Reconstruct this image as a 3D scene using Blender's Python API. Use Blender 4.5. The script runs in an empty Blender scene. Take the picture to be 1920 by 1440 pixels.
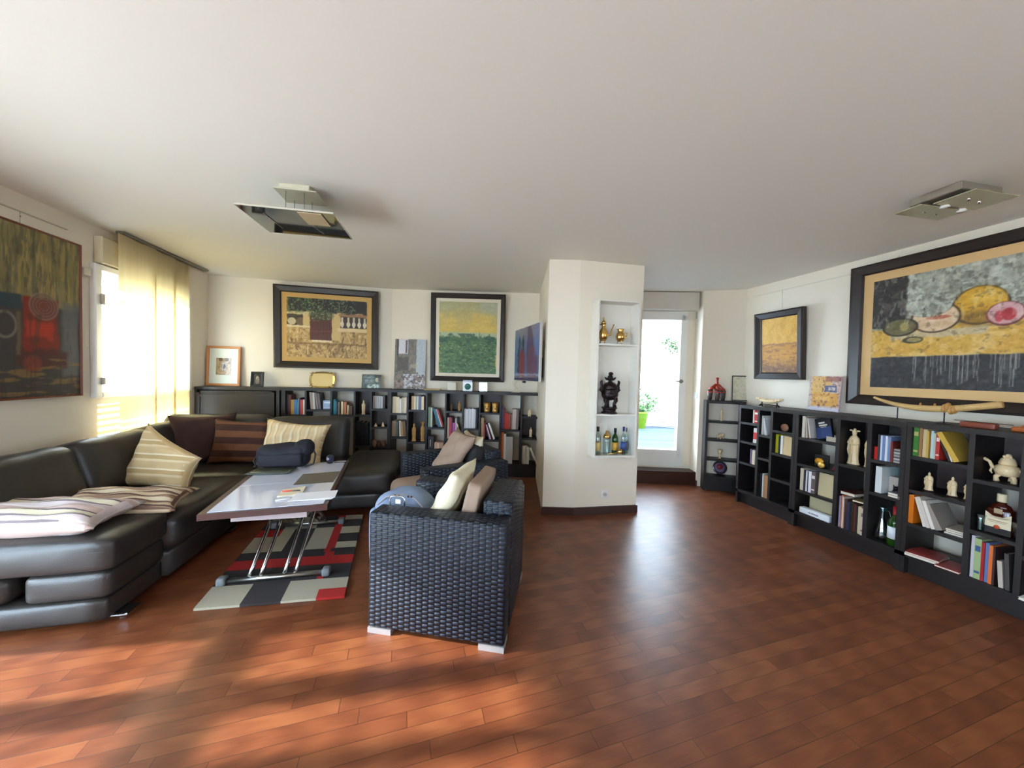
import bpy, bmesh, math, random
import numpy as np
from mathutils import Vector, Matrix, Euler
PI=math.pi; R=math.radians
random.seed(7); RNG=np.random.default_rng(7)
S=bpy.context.scene; COL=S.collection
# ------------------------------------------------------------ camera
CAMH=1.38; YAW=R(13.18); PIT=R(-1.67); ROL=R(1.53); FPX=650.0
def _cam():
    cy,sy=math.cos(YAW),math.sin(YAW)
    f=Vector((sy*math.cos(PIT),cy*math.cos(PIT),math.sin(PIT)))
    r0=Vector((cy,-sy,0)); u0=r0.cross(f)
    r=r0*math.cos(ROL)+u0*math.sin(ROL); u=-r0*math.sin(ROL)+u0*math.cos(ROL)
    cd=bpy.data.cameras.new('camera'); co=bpy.data.objects.new('camera',cd); COL.objects.link(co)
    m=Matrix((r,u,-f)).transposed().to_4x4(); m.translation=Vector((0,0,CAMH)); co.matrix_world=m
    cd.sensor_width=36; cd.sensor_fit='HORIZONTAL'; cd.lens=FPX/1920*36; cd.clip_start=.05; cd.clip_end=200
    S.camera=co
_cam()
# ------------------------------------------------------------ world, sun, exposure
W=bpy.data.worlds.new('sky'); S.world=W; W.use_nodes=True
_n=W.node_tree; _bg=_n.nodes['Background']; _bg.inputs[0].default_value=(.74,.88,1.0,1); _bg.inputs[1].default_value=15
_sd=bpy.data.lights.new('sun','SUN'); _sd.energy=12.5; _sd.angle=R(1.6); _sd.color=(1,.93,.82)
_so=bpy.data.objects.new('sun',_sd); COL.objects.link(_so)
SUN=Vector((1,-.08,-.5)).normalized(); _so.rotation_euler=SUN.to_track_quat('-Z','Y').to_euler(); _so.location=(-8,3,6)
def portal(name,loc,rot,sx,sy):
    l=bpy.data.lights.new(name,'AREA'); l.shape='RECTANGLE'; l.size=sx; l.size_y=sy; l.cycles.is_portal=True
    o=bpy.data.objects.new(name,l); COL.objects.link(o); o.location=loc; o.rotation_euler=rot
portal('daylight_portal',(-2.83,-1.75,1.22),(0,R(-90),0),1.45,1.7)
portal('daylight_portal',(-1.95,-3.43,1.05),(R(90),0,0),1.1,1.8)
portal('daylight_portal',(3.95,-1.9,1.2),(0,R(90),0),1.3,1.4)
portal('daylight_portal',(-2.83,1.05,.85),(0,R(-90),0),1.7,2.4)
portal('daylight_portal',(-2.83,4.05,1.62),(0,R(-90),0),1.1,1.2)
portal('daylight_portal',(2.95,4.25,1.25),(R(-90),0,R(-16.6)),1.0,2.0)
V=S.view_settings; V.view_transform='Standard'; V.look='None'; V.gamma=1; V.exposure=0.8; V.use_curve_mapping=False
S.cycles.use_denoising=True; S.cycles.max_bounces=9; S.cycles.diffuse_bounces=6; S.cycles.transparent_max_bounces=12
S.cycles.sample_clamp_indirect=8; S.cycles.caustics_reflective=False; S.cycles.caustics_refractive=False
# ------------------------------------------------------------ colours and materials
def lin(c): 
    c=c/255.0
    return c/12.92 if c<=.04045 else ((c+.055)/1.055)**2.4
def rgb(*c):
    if len(c)==1: c=c[0]
    return (lin(c[0]),lin(c[1]),lin(c[2]),1)
_M={}
def newmat(name):
    m=bpy.data.materials.new(name); m.use_nodes=True; nt=m.node_tree; b=nt.nodes['Principled BSDF']
    return m,nt,b
def mat(c,rough=.5,metal=0,name=None,bump=0,bscale=60,coat=0,trans=0,alpha=1,spec=.5,emit=0,ior=1.45):
    key=(tuple(c),rough,metal,bump,bscale,coat,trans,alpha,spec,emit)
    if key in _M: return _M[key]
    m,nt,b=newmat(name or 'material_%d'%len(_M)); b.inputs['Base Color'].default_value=rgb(c); b.inputs['Roughness'].default_value=rough
    b.inputs['Metallic'].default_value=metal; b.inputs['Specular IOR Level'].default_value=spec; b.inputs['IOR'].default_value=ior
    if coat: b.inputs['Coat Weight'].default_value=coat; b.inputs['Coat Roughness'].default_value=.08
    if trans: b.inputs['Transmission Weight'].default_value=trans
    if emit: b.inputs['Emission Color'].default_value=rgb(c); b.inputs['Emission Strength'].default_value=emit
    if bump:
        n=nt.nodes.new('ShaderNodeTexNoise'); n.inputs['Scale'].default_value=bscale; n.inputs['Detail'].default_value=3
        tc=nt.nodes.new('ShaderNodeTexCoord'); nt.links.new(tc.outputs['Object'],n.inputs['Vector'])
        bp=nt.nodes.new('ShaderNodeBump'); bp.inputs['Strength'].default_value=bump; bp.inputs['Distance'].default_value=.01
        nt.links.new(n.outputs['Fac'],bp.inputs['Height']); nt.links.new(bp.outputs['Normal'],b.inputs['Normal'])
    _M[key]=m; return m
class N:
    "small node-graph writer"
    def __init__(s,nt): s.nt=nt
    def _in(s,sock,v):
        if hasattr(v,'is_output') or isinstance(v,bpy.types.NodeSocket): s.nt.links.new(v,sock)
        else: sock.default_value=v
    def m(s,op,a,b=0,c=0):
        n=s.nt.nodes.new('ShaderNodeMath'); n.operation=op; s._in(n.inputs[0],a); s._in(n.inputs[1],b); s._in(n.inputs[2],c); return n.outputs[0]
    def mix(s,f,a,b):
        n=s.nt.nodes.new('ShaderNodeMix'); n.data_type='RGBA'; s._in(n.inputs[0],f); s._in(n.inputs[6],a); s._in(n.inputs[7],b); return n.outputs[2]
    def tex(s,kind,vec=None,**k):
        n=s.nt.nodes.new(kind)
        for a,v in k.items(): s._in(n.inputs[a],v)
        if vec is not None: s.nt.links.new(vec,n.inputs['Vector'])
        return n
    def xyz(s,v):
        n=s.nt.nodes.new('ShaderNodeSeparateXYZ'); s.nt.links.new(v,n.inputs[0]); return n.outputs
    def comb(s,a,b,c=0):
        n=s.nt.nodes.new('ShaderNodeCombineXYZ'); s._in(n.inputs[0],a); s._in(n.inputs[1],b); s._in(n.inputs[2],c); return n.outputs[0]
    def ramp(s,f,stops):
        n=s.nt.nodes.new('ShaderNodeValToRGB'); s._in(n.inputs[0],f); e=n.color_ramp.elements
        while len(e)<len(stops): e.new(.5)
        for i,(p,c) in enumerate(stops): e[i].position=p; e[i].color=c
        return n.outputs[0]
    def bump(s,h,strength,dist,b):
        n=s.nt.nodes.new('ShaderNodeBump'); n.inputs['Strength'].default_value=strength; n.inputs['Distance'].default_value=dist
        s.nt.links.new(h,n.inputs['Height']); s.nt.links.new(n.outputs[0],b.inputs['Normal'])
    def coord(s,which='Object'):
        return s.nt.nodes.new('ShaderNodeTexCoord').outputs[which]
# floor planks
def m_floor():
    m,nt,b=newmat('reddish_oak_planks'); g=N(nt); o=g.xyz(g.coord())
    a=R(4.2); u=g.m('ADD',g.m('MULTIPLY',o[0],math.cos(a)),g.m('MULTIPLY',o[1],math.sin(a))); v=g.m('SUBTRACT',g.m('MULTIPLY',o[1],math.cos(a)),g.m('MULTIPLY',o[0],math.sin(a)))
    v=g.m('ADD',v,20); u=g.m('ADD',u,20)
    vr=g.m('DIVIDE',v,.068); row=g.m('FLOOR',vr); vf=g.m('FRACT',vr)
    wn=g.tex('ShaderNodeTexWhiteNoise',g.comb(row,3.3)).outputs['Value']
    ur=g.m('DIVIDE',g.m('ADD',u,g.m('MULTIPLY',wn,7.3)),.66); idx=g.m('FLOOR',ur); uf=g.m('FRACT',ur)
    pn=g.tex('ShaderNodeTexWhiteNoise',g.comb(row,idx,1.7)).outputs['Value']
    gv=g.comb(g.m('MULTIPLY',u,4),g.m('MULTIPLY',v,150),g.m('MULTIPLY',pn,31))
    gr=g.tex('ShaderNodeTexNoise',gv,Scale=1.0,Detail=6.0,Roughness=.7,Distortion=.7).outputs['Fac']
    rg=g.tex('ShaderNodeTexWave',g.comb(g.m('MULTIPLY',u,.9),g.m('MULTIPLY',v,9),g.m('MULTIPLY',pn,17)),Scale=1.6,Distortion=5.5,Detail=2.0).outputs['Fac']
    t=g.m('ADD',g.m('MULTIPLY',gr,.42),g.m('ADD',g.m('MULTIPLY',pn,.26),g.m('ADD',.09,g.m('MULTIPLY',rg,.17))))
    c=g.ramp(t,[(.22,rgb(86,44,26)),(.5,rgb(111,60,35)),(.82,rgb(134,80,48))])
    gap=g.m('MAXIMUM',g.m('LESS_THAN',vf,.03),g.m('LESS_THAN',uf,.004))
    c=g.mix(g.m('MULTIPLY',gap,.75),c,rgb(30,12,8)); nt.links.new(c,b.inputs['Base Color'])
    b.inputs['Roughness'].default_value=.33; b.inputs['Specular IOR Level'].default_value=.5
    rr=g.m('ADD',.27,g.m('MULTIPLY',gr,.16)); nt.links.new(rr,b.inputs['Roughness'])
    g.bump(g.m('SUBTRACT',g.m('MULTIPLY',gr,.25),gap),.35,.0025,b)
    return m
def m_wood(c1,c2,name,sc=1,rough=.45,axis=2):
    m,nt,b=newmat(name); g=N(nt); o=g.xyz(g.coord('UV'))
    v=g.comb(g.m('MULTIPLY',o[0],(3 if axis==0 else 55)*sc),g.m('MULTIPLY',o[1],(55 if axis==0 else 3)*sc))
    n=g.tex('ShaderNodeTexNoise',v,Scale=1.0,Detail=5.0,Roughness=.6).outputs['Fac']
    nt.links.new(g.mix(n,rgb(c1),rgb(c2)),b.inputs['Base Color']); b.inputs['Roughness'].default_value=rough
    g.bump(n,.25,.002,b); return m
def m_wicker():
    m,nt,b=newmat('dark_wicker_weave'); g=N(nt); o=g.xyz(g.coord('UV'))
    cu=g.m('DIVIDE',g.m('ADD',o[0],10),.0325); i=g.m('FLOOR',cu); uf=g.m('FRACT',cu)
    odd=g.m('MODULO',i,2); cv=g.m('ADD',g.m('DIVIDE',g.m('ADD',o[1],10),.0235),g.m('MULTIPLY',odd,.5)); vf=g.m('FRACT',cv)
    # strand passing over: bulge across u, rounded in v
    hu=g.m('POWER',g.m('SINE',g.m('MULTIPLY',uf,PI)),.55); hv=g.m('POWER',g.m('SINE',g.m('MULTIPLY',vf,PI)),.9)
    over=g.m('LESS_THAN',g.m('ABSOLUTE',g.m('SUBTRACT',vf,.5)),.30)
    h=g.m('MULTIPLY',g.m('MULTIPLY',hu,hv),over)
    wn=g.tex('ShaderNodeTexWhiteNoise',g.comb(i,g.m('FLOOR',cv))).outputs['Value']
    lo,hi=rgb(7,8,12),rgb(43,53,68)
    f=g.m('MULTIPLY',g.m('GREATER_THAN',h,.5),g.m('ADD',.72,g.m('MULTIPLY',wn,.28)))
    nt.links.new(g.mix(f,lo,hi),b.inputs['Base Color']); b.inputs['Roughness'].default_value=.42; b.inputs['Specular IOR Level'].default_value=.35
    g.bump(h,1.0,.008,b); return m
def m_leather():
    m,nt,b=newmat('black_leather'); g=N(nt); o=g.coord()
    n1=g.tex('ShaderNodeTexNoise',o,Scale=3.2,Detail=3.0).outputs['Fac']; n2=g.tex('ShaderNodeTexVoronoi',o,Scale=260.0).outputs['Distance']
    nt.links.new(g.mix(n1,rgb(36,33,31),rgb(54,49,45)),b.inputs['Base Color'])
    nt.links.new(g.m('ADD',.30,g.m('MULTIPLY',n1,.16)),b.inputs['Roughness']); b.inputs['Specular IOR Level'].default_value=.55
    g.bump(g.m('ADD',g.m('MULTIPLY',n1,1.6),g.m('MULTIPLY',n2,.05)),.5,.012,b); return m
def m_stripes(stops,name,n=1.0,axis=0,rough=.85,wob=.006):
    "stripes along a uv axis; stops: list of (width, colour)"
    m,nt,b=newmat(name); g=N(nt); o=g.xyz(g.coord('UV')); tot=sum(s[0] for s in stops)
    wv=g.tex('ShaderNodeTexNoise',g.coord('UV'),Scale=9.0).outputs['Fac']
    t=g.m('FRACT',g.m('DIVIDE',g.m('ADD',g.m('ADD',o[axis],10),g.m('MULTIPLY',wv,wob)),tot))
    nn=nt.nodes.new('ShaderNodeValToRGB'); nt.links.new(t,nn.inputs[0]); e=nn.color_ramp.elements; nn.color_ramp.interpolation='CONSTANT'
    while len(e)<len(stops): e.new(.5)
    p=0
    for i,(w,c) in enumerate(stops): e[i].position=min(p/tot,1); e[i].color=rgb(c); p+=w
    nt.links.new(nn.outputs[0],b.inputs['Base Color']); b.inputs['Roughness'].default_value=rough
    f=g.tex('ShaderNodeTexNoise',g.coord('UV'),Scale=240.0).outputs['Fac']; g.bump(f,.3,.002,b); return m
def m_fabric(c,name,sc=300):
    m,nt,b=newmat(name); g=N(nt); f=g.tex('ShaderNodeTexNoise',g.coord('UV'),Scale=float(sc)).outputs['Fac']
    f2=g.tex('ShaderNodeTexNoise',g.coord(),Scale=7.0,Detail=3.0).outputs['Fac']
    c1=rgb(c); c0=tuple(x*.78 for x in c1[:3])+(1,)
    nt.links.new(g.mix(f,c0,c1),b.inputs['Base Color']); b.inputs['Roughness'].default_value=.9
    g.bump(g.m('ADD',g.m('MULTIPLY',f2,2.5),g.m('MULTIPLY',f,.25)),.4,.008,b); return m
def m_wall(c,name):
    m,nt,b=newmat(name); g=N(nt); n=g.tex('ShaderNodeTexNoise',g.coord(),Scale=90.0,Detail=4.0).outputs['Fac']
    b.inputs['Base Color'].default_value=rgb(c); b.inputs['Roughness'].default_value=.75; b.inputs['Specular IOR Level'].default_value=.25; g.bump(n,.08,.003,b); return m
def m_blind():
    m=bpy.data.materials.new('cream_blind_fabric'); m.use_nodes=True; nt=m.node_tree; nt.nodes.clear(); g=N(nt)
    o=nt.nodes.new('ShaderNodeOutputMaterial'); d=nt.nodes.new('ShaderNodeBsdfDiffuse'); t=nt.nodes.new('ShaderNodeBsdfTranslucent'); mx=nt.nodes.new('ShaderNodeMixShader')
    w=g.tex('ShaderNodeTexNoise',g.comb(g.m('MULTIPLY',g.xyz(g.coord('UV'))[0],30),g.m('MULTIPLY',g.xyz(g.coord('UV'))[1],.4)),Scale=1.0,Detail=2.0).outputs['Fac']
    c=g.mix(w,rgb(226,212,178),rgb(244,235,208)); nt.links.new(c,d.inputs[0]); nt.links.new(c,t.inputs[0])
    mx.inputs[0].default_value=.68; nt.links.new(d.outputs[0],mx.inputs[1]); nt.links.new(t.outputs[0],mx.inputs[2]); nt.links.new(mx.outputs[0],o.inputs[0]); return m
def m_pane(tint=(245,250,255),refl=.06,name='window_glass'):
    m=bpy.data.materials.new(name); m.use_nodes=True; nt=m.node_tree; nt.nodes.clear()
    o=nt.nodes.new('ShaderNodeOutputMaterial'); t=nt.nodes.new('ShaderNodeBsdfTransparent'); t.inputs[0].default_value=rgb(tint)
    gl=nt.nodes.new('ShaderNodeBsdfGlossy'); gl.inputs['Roughness'].default_value=.02; mx=nt.nodes.new('ShaderNodeMixShader'); mx.inputs[0].default_value=refl
    nt.links.new(t.outputs[0],mx.inputs[1]); nt.links.new(gl.outputs[0],mx.inputs[2]); nt.links.new(mx.outputs[0],o.inputs[0]); return m
def m_paint(name='painted_canvas',rough=.55,bump=.35):
    m,nt,b=newmat(name); a=nt.nodes.new('ShaderNodeAttribute'); a.attribute_name='Col'; g=N(nt)
    nt.links.new(a.outputs['Color'],b.inputs['Base Color']); b.inputs['Roughness'].default_value=rough
    n=g.tex('ShaderNodeTexNoise',g.coord(),Scale=120.0,Detail=4.0).outputs['Fac']
    if bump: g.bump(n,bump,.002,b)
    return m
M_FLOOR=m_floor(); M_WALL=m_wall((230,220,203),'warm_white_paint'); M_CEIL=m_wall((229,225,216),'ceiling_paint'); M_WHITE=mat((232,230,226),.35,name='white_lacquer')
M_WENGE=m_wood((16,13,13),(34,27,27),'dark_wenge_wood',rough=.5); M_WENGEB=m_wood((38,24,24),(62,44,42),'brown_back_panel',rough=.45,axis=0)
M_WICK=m_wicker(); M_LEATHER=m_leather(); M_PAINT=m_paint(); M_PHOTO=m_paint('printed_photo',.25,0)
M_FRAME=m_wood((30,22,20),(42,32,29),'dark_picture_frame',rough=.32); M_BLACK=mat((18,18,20),.45); M_CHROME=mat((205,205,205),.14,1,name='chrome'); M_STEEL=mat((150,148,142),.3,1,name='brushed_steel')
M_IVORY=mat((228,204,162),.38,name='ivory',bump=.3,bscale=90); M_GOLDW=mat((190,142,78),.4,name='honey_wood',bump=.4,bscale=80)
M_GOLD=mat((226,186,110),.18,1,name='gold_plate'); M_BRONZE=mat((44,32,34),.28,.6,name='dark_bronze',bump=.5,bscale=70)
M_PAGES=mat((222,214,196),.8,name='paper_pages'); M_PANE=m_pane(); M_GLASS=m_pane((225,240,240),.16,'clear_glass')
M_BASE=m_wood((40,20,14),(66,36,26),'mahogany_baseboard',rough=.35,axis=0)
# ------------------------------------------------------------ mesh builder
class MB:
    def __init__(s): s.v=[]; s.f=[]; s.mi=[]; s.sm=[]; s.uv=None
    def add(s,vs,fs,mi=0,sm=False,M=None):
        k=len(s.v)
        if M is not None: vs=[M@Vector(v) for v in vs]
        s.v+= [Vector(v) for v in vs]; s.f+=[tuple(i+k for i in f) for f in fs]; s.mi+=[mi]*len(fs); s.sm+=[sm]*len(fs); return s
    def box(s,a,b,mi=0,M=None):
        x0,y0,z0=a; x1,y1,z1=b
        vs=[(x0,y0,z0),(x1,y0,z0),(x1,y1,z0),(x0,y1,z0),(x0,y0,z1),(x1,y0,z1),(x1,y1,z1),(x0,y1,z1)]
        return s.add(vs,[(0,3,2,1),(4,5,6,7),(0,1,5,4),(1,2,6,5),(2,3,7,6),(3,0,4,7)],mi,False,M)
    def rbox(s,a,b,r=.01,seg=2,mi=0,M=None,sm=True):
        bm=bmesh.new(); bmesh.ops.create_cube(bm,size=1)
        for v in bm.verts: v.co=Vector([a[i]+(v.co[i]+.5)*(b[i]-a[i]) for i in range(3)])
        r=min(r,min(abs(b[i]-a[i]) for i in range(3))*.49)
        bmesh.ops.bevel(bm,geom=bm.edges[:],offset=r,segments=seg,profile=.5,affect='EDGES'); s.bm(bm,mi,sm,M); return s
    def bm(s,bm,mi=0,sm=True,M=None):
        bm.verts.ensure_lookup_table(); bm.verts.index_update()
        s.add([v.co.copy() for v in bm.verts],[[v.index for v in f.verts] for f in bm.faces],mi,sm,M); bm.free(); return s
    def puff(s,a,b,r=.05,bulge=(0,0,0),n=10,mi=0,M=None,wr=0):
        "rounded box with bulging faces"
        bm=bmesh.new(); bmesh.ops.create_cube(bm,size=2); bmesh.ops.subdivide_edges(bm,edges=bm.edges[:],cuts=n,use_grid_fill=True)
        h=Vector([(b[i]-a[i])/2 for i in range(3)]); c=Vector([(b[i]+a[i])/2 for i in range(3)]); r=min(r,min(h)*.98)
        for v in bm.verts:
            q=v.co.copy(); p=Vector([math.copysign(abs(q[i])**.8 if abs(q[i])<1 else 1,q[i])*h[i] for i in range(3)])
            inn=Vector([max(-(h[i]-r),min(h[i]-r,p[i])) for i in range(3)]); d=p-inn
            if d.length>1e-9: p=inn+d.normalized()*r
            t=[p[i]/h[i] for i in range(3)]
            for i in range(3):
                j,k=(i+1)%3,(i+2)%3; p[i]+=t[i]*bulge[i]*max(0,1-t[j]**2)*max(0,1-t[k]**2)
            if wr: p+=Vector((math.sin(p.y*31+p.z*9),math.sin(p.x*27+p.z*13),math.sin(p.x*23+p.y*29)))*wr
            v.co=c+p
        s.bm(bm,mi,True,M); return s
    def lathe(s,prof,seg=20,mi=0,M=None,sx=1,sy=1,fold=0,nf=7,sm=True):
        vs=[];fs=[]
        for j,(r,z) in enumerate(prof):
            for i in range(seg):
                a=2*PI*i/seg; rr=r*(1+fold*math.sin(nf*a+z*23)); vs.append((rr*math.cos(a)*sx,rr*math.sin(a)*sy,z))
        for j in range(len(prof)-1):
            for i in range(seg): k=(i+1)%seg; fs.append((j*seg+i,j*seg+k,(j+1)*seg+k,(j+1)*seg+i))
        if prof[0][0]>1e-5: fs.append(tuple(range(seg))[::-1])
        if prof[-1][0]>1e-5: fs.append(tuple((len(prof)-1)*seg+i for i in range(seg)))
        return s.add(vs,fs,mi,sm,M)
    def tube(s,pts,r,seg=10,mi=0,M=None,cap=True):
        P=[Vector(p) for p in pts]; rs=r if isinstance(r,(list,tuple)) else [r]*len(P); vs=[];fs=[]
        up=Vector((0,0,1)); 
        for i,p in enumerate(P):
            t=(P[min(i+1,len(P)-1)]-P[max(i-1,0)]).normalized()
            ref=up if abs(t.dot(up))<.95 else Vector((1,0,0))
            if i==0: n1=t.cross(ref).normalized()
            else:
                n1=(n1-t*n1.dot(t)); n1=n1.normalized() if n1.length>1e-6 else t.cross(ref).normalized()
            n2=t.cross(n1)
            for k in range(seg): a=2*PI*k/seg; vs.append(p+(n1*math.cos(a)+n2*math.sin(a))*rs[i])
        for i in range(len(P)-1):
            for k in range(seg): q=(k+1)%seg; fs.append((i*seg+k,i*seg+q,(i+1)*seg+q,(i+1)*seg+k))
        if cap: fs.append(tuple(range(seg))[::-1]); fs.append(tuple((len(P)-1)*seg+k for k in range(seg)))
        return s.add(vs,fs,mi,True,M)
    def ball(s,c,r,mi=0,seg=14,sc=(1,1,1),M=None):
        bm=bmesh.new(); bmesh.ops.create_uvsphere(bm,u_segments=seg,v_segments=max(6,seg*2//3),radius=1)
        for v in bm.verts: v.co=Vector((v.co.x*r*sc[0]+c[0],v.co.y*r*sc[1]+c[1],v.co.z*r*sc[2]+c[2]))
        s.bm(bm,mi,True,M); return s
    def prism(s,poly,z0,z1,mi=0,M=None):
        n=len(poly); vs=[(x,y,z0) for x,y in poly]+[(x,y,z1) for x,y in poly]
        return s.add(vs,[tuple(range(n))[::-1],tuple(range(n,2*n))]+[(i,(i+1)%n,n+(i+1)%n,n+i) for i in range(n)],mi,False,M)
    def pillow(s,w,h,t,mi=0,M=None,n=22,pinch=.10,seed=0,wr=.006,ear=.03,warp=None):
        "cushion lying in the xy plane, thickness t"
        rg=np.random.default_rng(seed); ph=rg.random(6)*6.28; vs=[];fs=[]
        for side in (1,-1):
            for j in range(n+1):
                for i in range(n+1):
                    u=-1+2*i/n; v=-1+2*j/n; e=max(abs(u),abs(v))
                    x=u*w/2*(1-pinch*(1-v*v)*abs(u)**2)*(1+ear*(u*v)**4); y=v*h/2*(1-pinch*(1-u*u)*abs(v)**2)*(1+ear*(u*v)**4)
                    z=side*t/2*((1-u**4)*(1-v**4))**.55
                    z+=side*wr*(math.sin(9*u+ph[0]+4*v)+math.sin(11*v+ph[1]-5*u))*(1-e**6)
                    vs.append(warp(x,y,z) if warp else (x,y,z))
        m=n+1; k=m*m
        for j in range(n):
            for i in range(n):
                a=j*m+i; fs.append((a,a+1,a+m+1,a+m)); fs.append((k+a,k+a+m,k+a+m+1,k+a+1))
        return s.add(vs,fs,mi,True,M)
def inv_of(parent):
    p=parent; chain=Matrix.Identity(4)
    while p is not None:
        chain=Matrix.LocRotScale(p.location,p.rotation_euler,p.scale)@chain; p=p.parent
    return chain.inverted()
def obj(name,mb,ms,parent=None,world=False,weld=False):
    if not isinstance(ms,(list,tuple)): ms=[ms]
    vs=mb.v
    if world and parent is not None: I=inv_of(parent); vs=[I@v for v in vs]
    me=bpy.data.meshes.new(name); me.from_pydata([tuple(v) for v in vs],[],mb.f)
    for m in ms: me.materials.append(m)
    me.polygons.foreach_set('material_index',mb.mi); me.polygons.foreach_set('use_smooth',mb.sm)
    uv=me.uv_layers.new(name='UVMap').data
    co=[v.co for v in me.vertices]
    for p in me.polygons:
        n=p.normal; ax,ay,az=abs(n.x),abs(n.y),abs(n.z)
        for li in p.loop_indices:
            c=co[me.loops[li].vertex_index]
            if az>=ax and az>=ay: t=(c.x,c.y)
            elif ax>=ay: t=(c.y,c.z)
            else: t=(c.x,c.z)
            uv[li].uv=t
    if weld:
        bm=bmesh.new(); bm.from_mesh(me); bmesh.ops.remove_doubles(bm,verts=bm.verts,dist=1e-4); bmesh.ops.recalc_face_normals(bm,faces=bm.faces); bm.to_mesh(me); bm.free()
    me.update(); o=bpy.data.objects.new(name,me); COL.objects.link(o)
    if parent is not None: o.parent=parent
    return o
def tag(o,label,cat,group=None,kind=None):
    o['label']=label; o['category']=cat
    if group: o['group']=group
    if kind: o['kind']=kind
    return o
def thing(name,label,cat,loc=(0,0,0),rotz=0,group=None,rot=None):
    o=bpy.data.objects.new(name,None); o.empty_display_size=.05; COL.objects.link(o); o.location=loc; o.rotation_euler=rot or (0,0,rotz)
    return tag(o,label,cat,group)
def struct(name,mb,m,label=None):
    o=obj(name,mb,m); o['kind']='structure'
    if label: o['label']=label
    return o
class Frame:
    "local frame of a shelf front: s to the right, d inwards, z up"
    def __init__(s,o,ang): s.o=Vector((o[0],o[1],0)); s.a=ang; s.e=Vector((math.cos(ang),math.sin(ang),0)); s.n=Vector((-math.sin(ang),math.cos(ang),0))
    def p(s,x,d,z): v=s.o+s.e*x+s.n*d; return (v.x,v.y,z)
# ------------------------------------------------------------ canvases
def vn(nx,ny,cx,cy,seed):
    r=np.random.default_rng(seed).random((cy+2,cx+2)); x=np.linspace(0,cx,nx); y=np.linspace(0,cy,ny)
    xi=x.astype(int); yi=y.astype(int); fx=x-xi; fy=(y-yi)[:,None]; fx=fx*fx*(3-2*fx); fy=fy*fy*(3-2*fy)
    a=r[yi][:,xi]; b=r[yi][:,xi+1]; c=r[yi+1][:,xi]; d=r[yi+1][:,xi+1]
    return (a*(1-fx)+b*fx)*(1-fy)+(c*(1-fx)+d*fx)*fy
class Cv:
    "a painting as a grid of coloured points; x to the right, y up, both 0..1"
    def __init__(s,nx,ny,base,seed=1):
        s.nx,s.ny,s.seed=nx,ny,seed; s.X,s.Y=np.meshgrid(np.linspace(0,1,nx),np.linspace(0,1,ny)); s.C=np.zeros((ny,nx,3)); s.C[:]=base; s.k=seed*100
    def noise(s,cx,cy):
        s.k+=3; n=vn(s.nx,s.ny,cx,cy,s.k)*.52+vn(s.nx,s.ny,cx*2,cy*2,s.k+1)*.30+vn(s.nx,s.ny,cx*4,cy*4,s.k+2)*.18; return np.clip((n-.5)*1.45+.5,0,1)
    def put(s,m,c,a=1.0): m=np.clip(m*a,0,1)[...,None]; s.C=s.C*(1-m)+np.array(c,float)*m; return s
    def rect(s,x0,x1,y0,y1,c,a=1,soft=.004,wob=0):
        X=s.X+(s.noise(14,14)-.5)*wob; Y=s.Y+(s.noise(14,14)-.5)*wob
        f=lambda t: np.clip(t/soft+.5,0,1)
        return s.put(f(X-x0)*f(x1-X)*f(Y-y0)*f(y1-Y),c,a)
    def ell(s,cx,cy,rx,ry,c,a=1,soft=.06,ring=None):
        d=np.sqrt(((s.X-cx)/rx)**2+((s.Y-cy)/ry)**2)
        m=np.clip((1-d)/soft+.5,0,1)
        if ring: m=m*np.clip((d-(1-ring))/soft+.5,0,1)
        return s.put(m,c,a)
    def speck(s,cx,cy,amp): s.C+=(s.noise(cx,cy)[...,None]-.5)*amp; return s
    def blobs(s,cx,cy,th,c,a=1,mask=1): return s.put(np.clip((s.noise(cx,cy)-th)*6,0,1)*mask,c,a)
    def lines(s,cx,cy,th,c,a=1,mask=1): return s.put(np.clip((s.noise(cx,cy)-th)*14,0,1)*mask,c,a)
    def build(s,name,w,h,parent,loc,material=None,world=False):
        "vertical canvas, faces local -y, lower-left corner at loc"
        nx,ny=s.nx,s.ny; xs,zs=s.X*w+loc[0],s.Y*h+loc[2]; co=np.stack([xs,np.full_like(xs,loc[1]),zs],-1).reshape(-1,3)
        idx=np.arange(nx*ny).reshape(ny,nx); f=np.stack([idx[:-1,:-1],idx[:-1,1:],idx[1:,1:],idx[1:,:-1]],-1).reshape(-1,4)
        me=bpy.data.meshes.new(name); me.from_pydata(co.tolist(),[],f.tolist()); c=np.clip(s.C,0,255)/255.0
        c=np.where(c<=.04045,c/12.92,((c+.055)/1.055)**2.4); rgba=np.ones((nx*ny,4),np.float32); rgba[:,:3]=c.reshape(-1,3)
        at=me.color_attributes.new('Col','FLOAT_COLOR','POINT'); at.data.foreach_set('color',rgba.reshape(-1)); me.materials.append(material or M_PAINT)
        o=bpy.data.objects.new(name,me); COL.objects.link(o); o.parent=parent; return o
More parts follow.
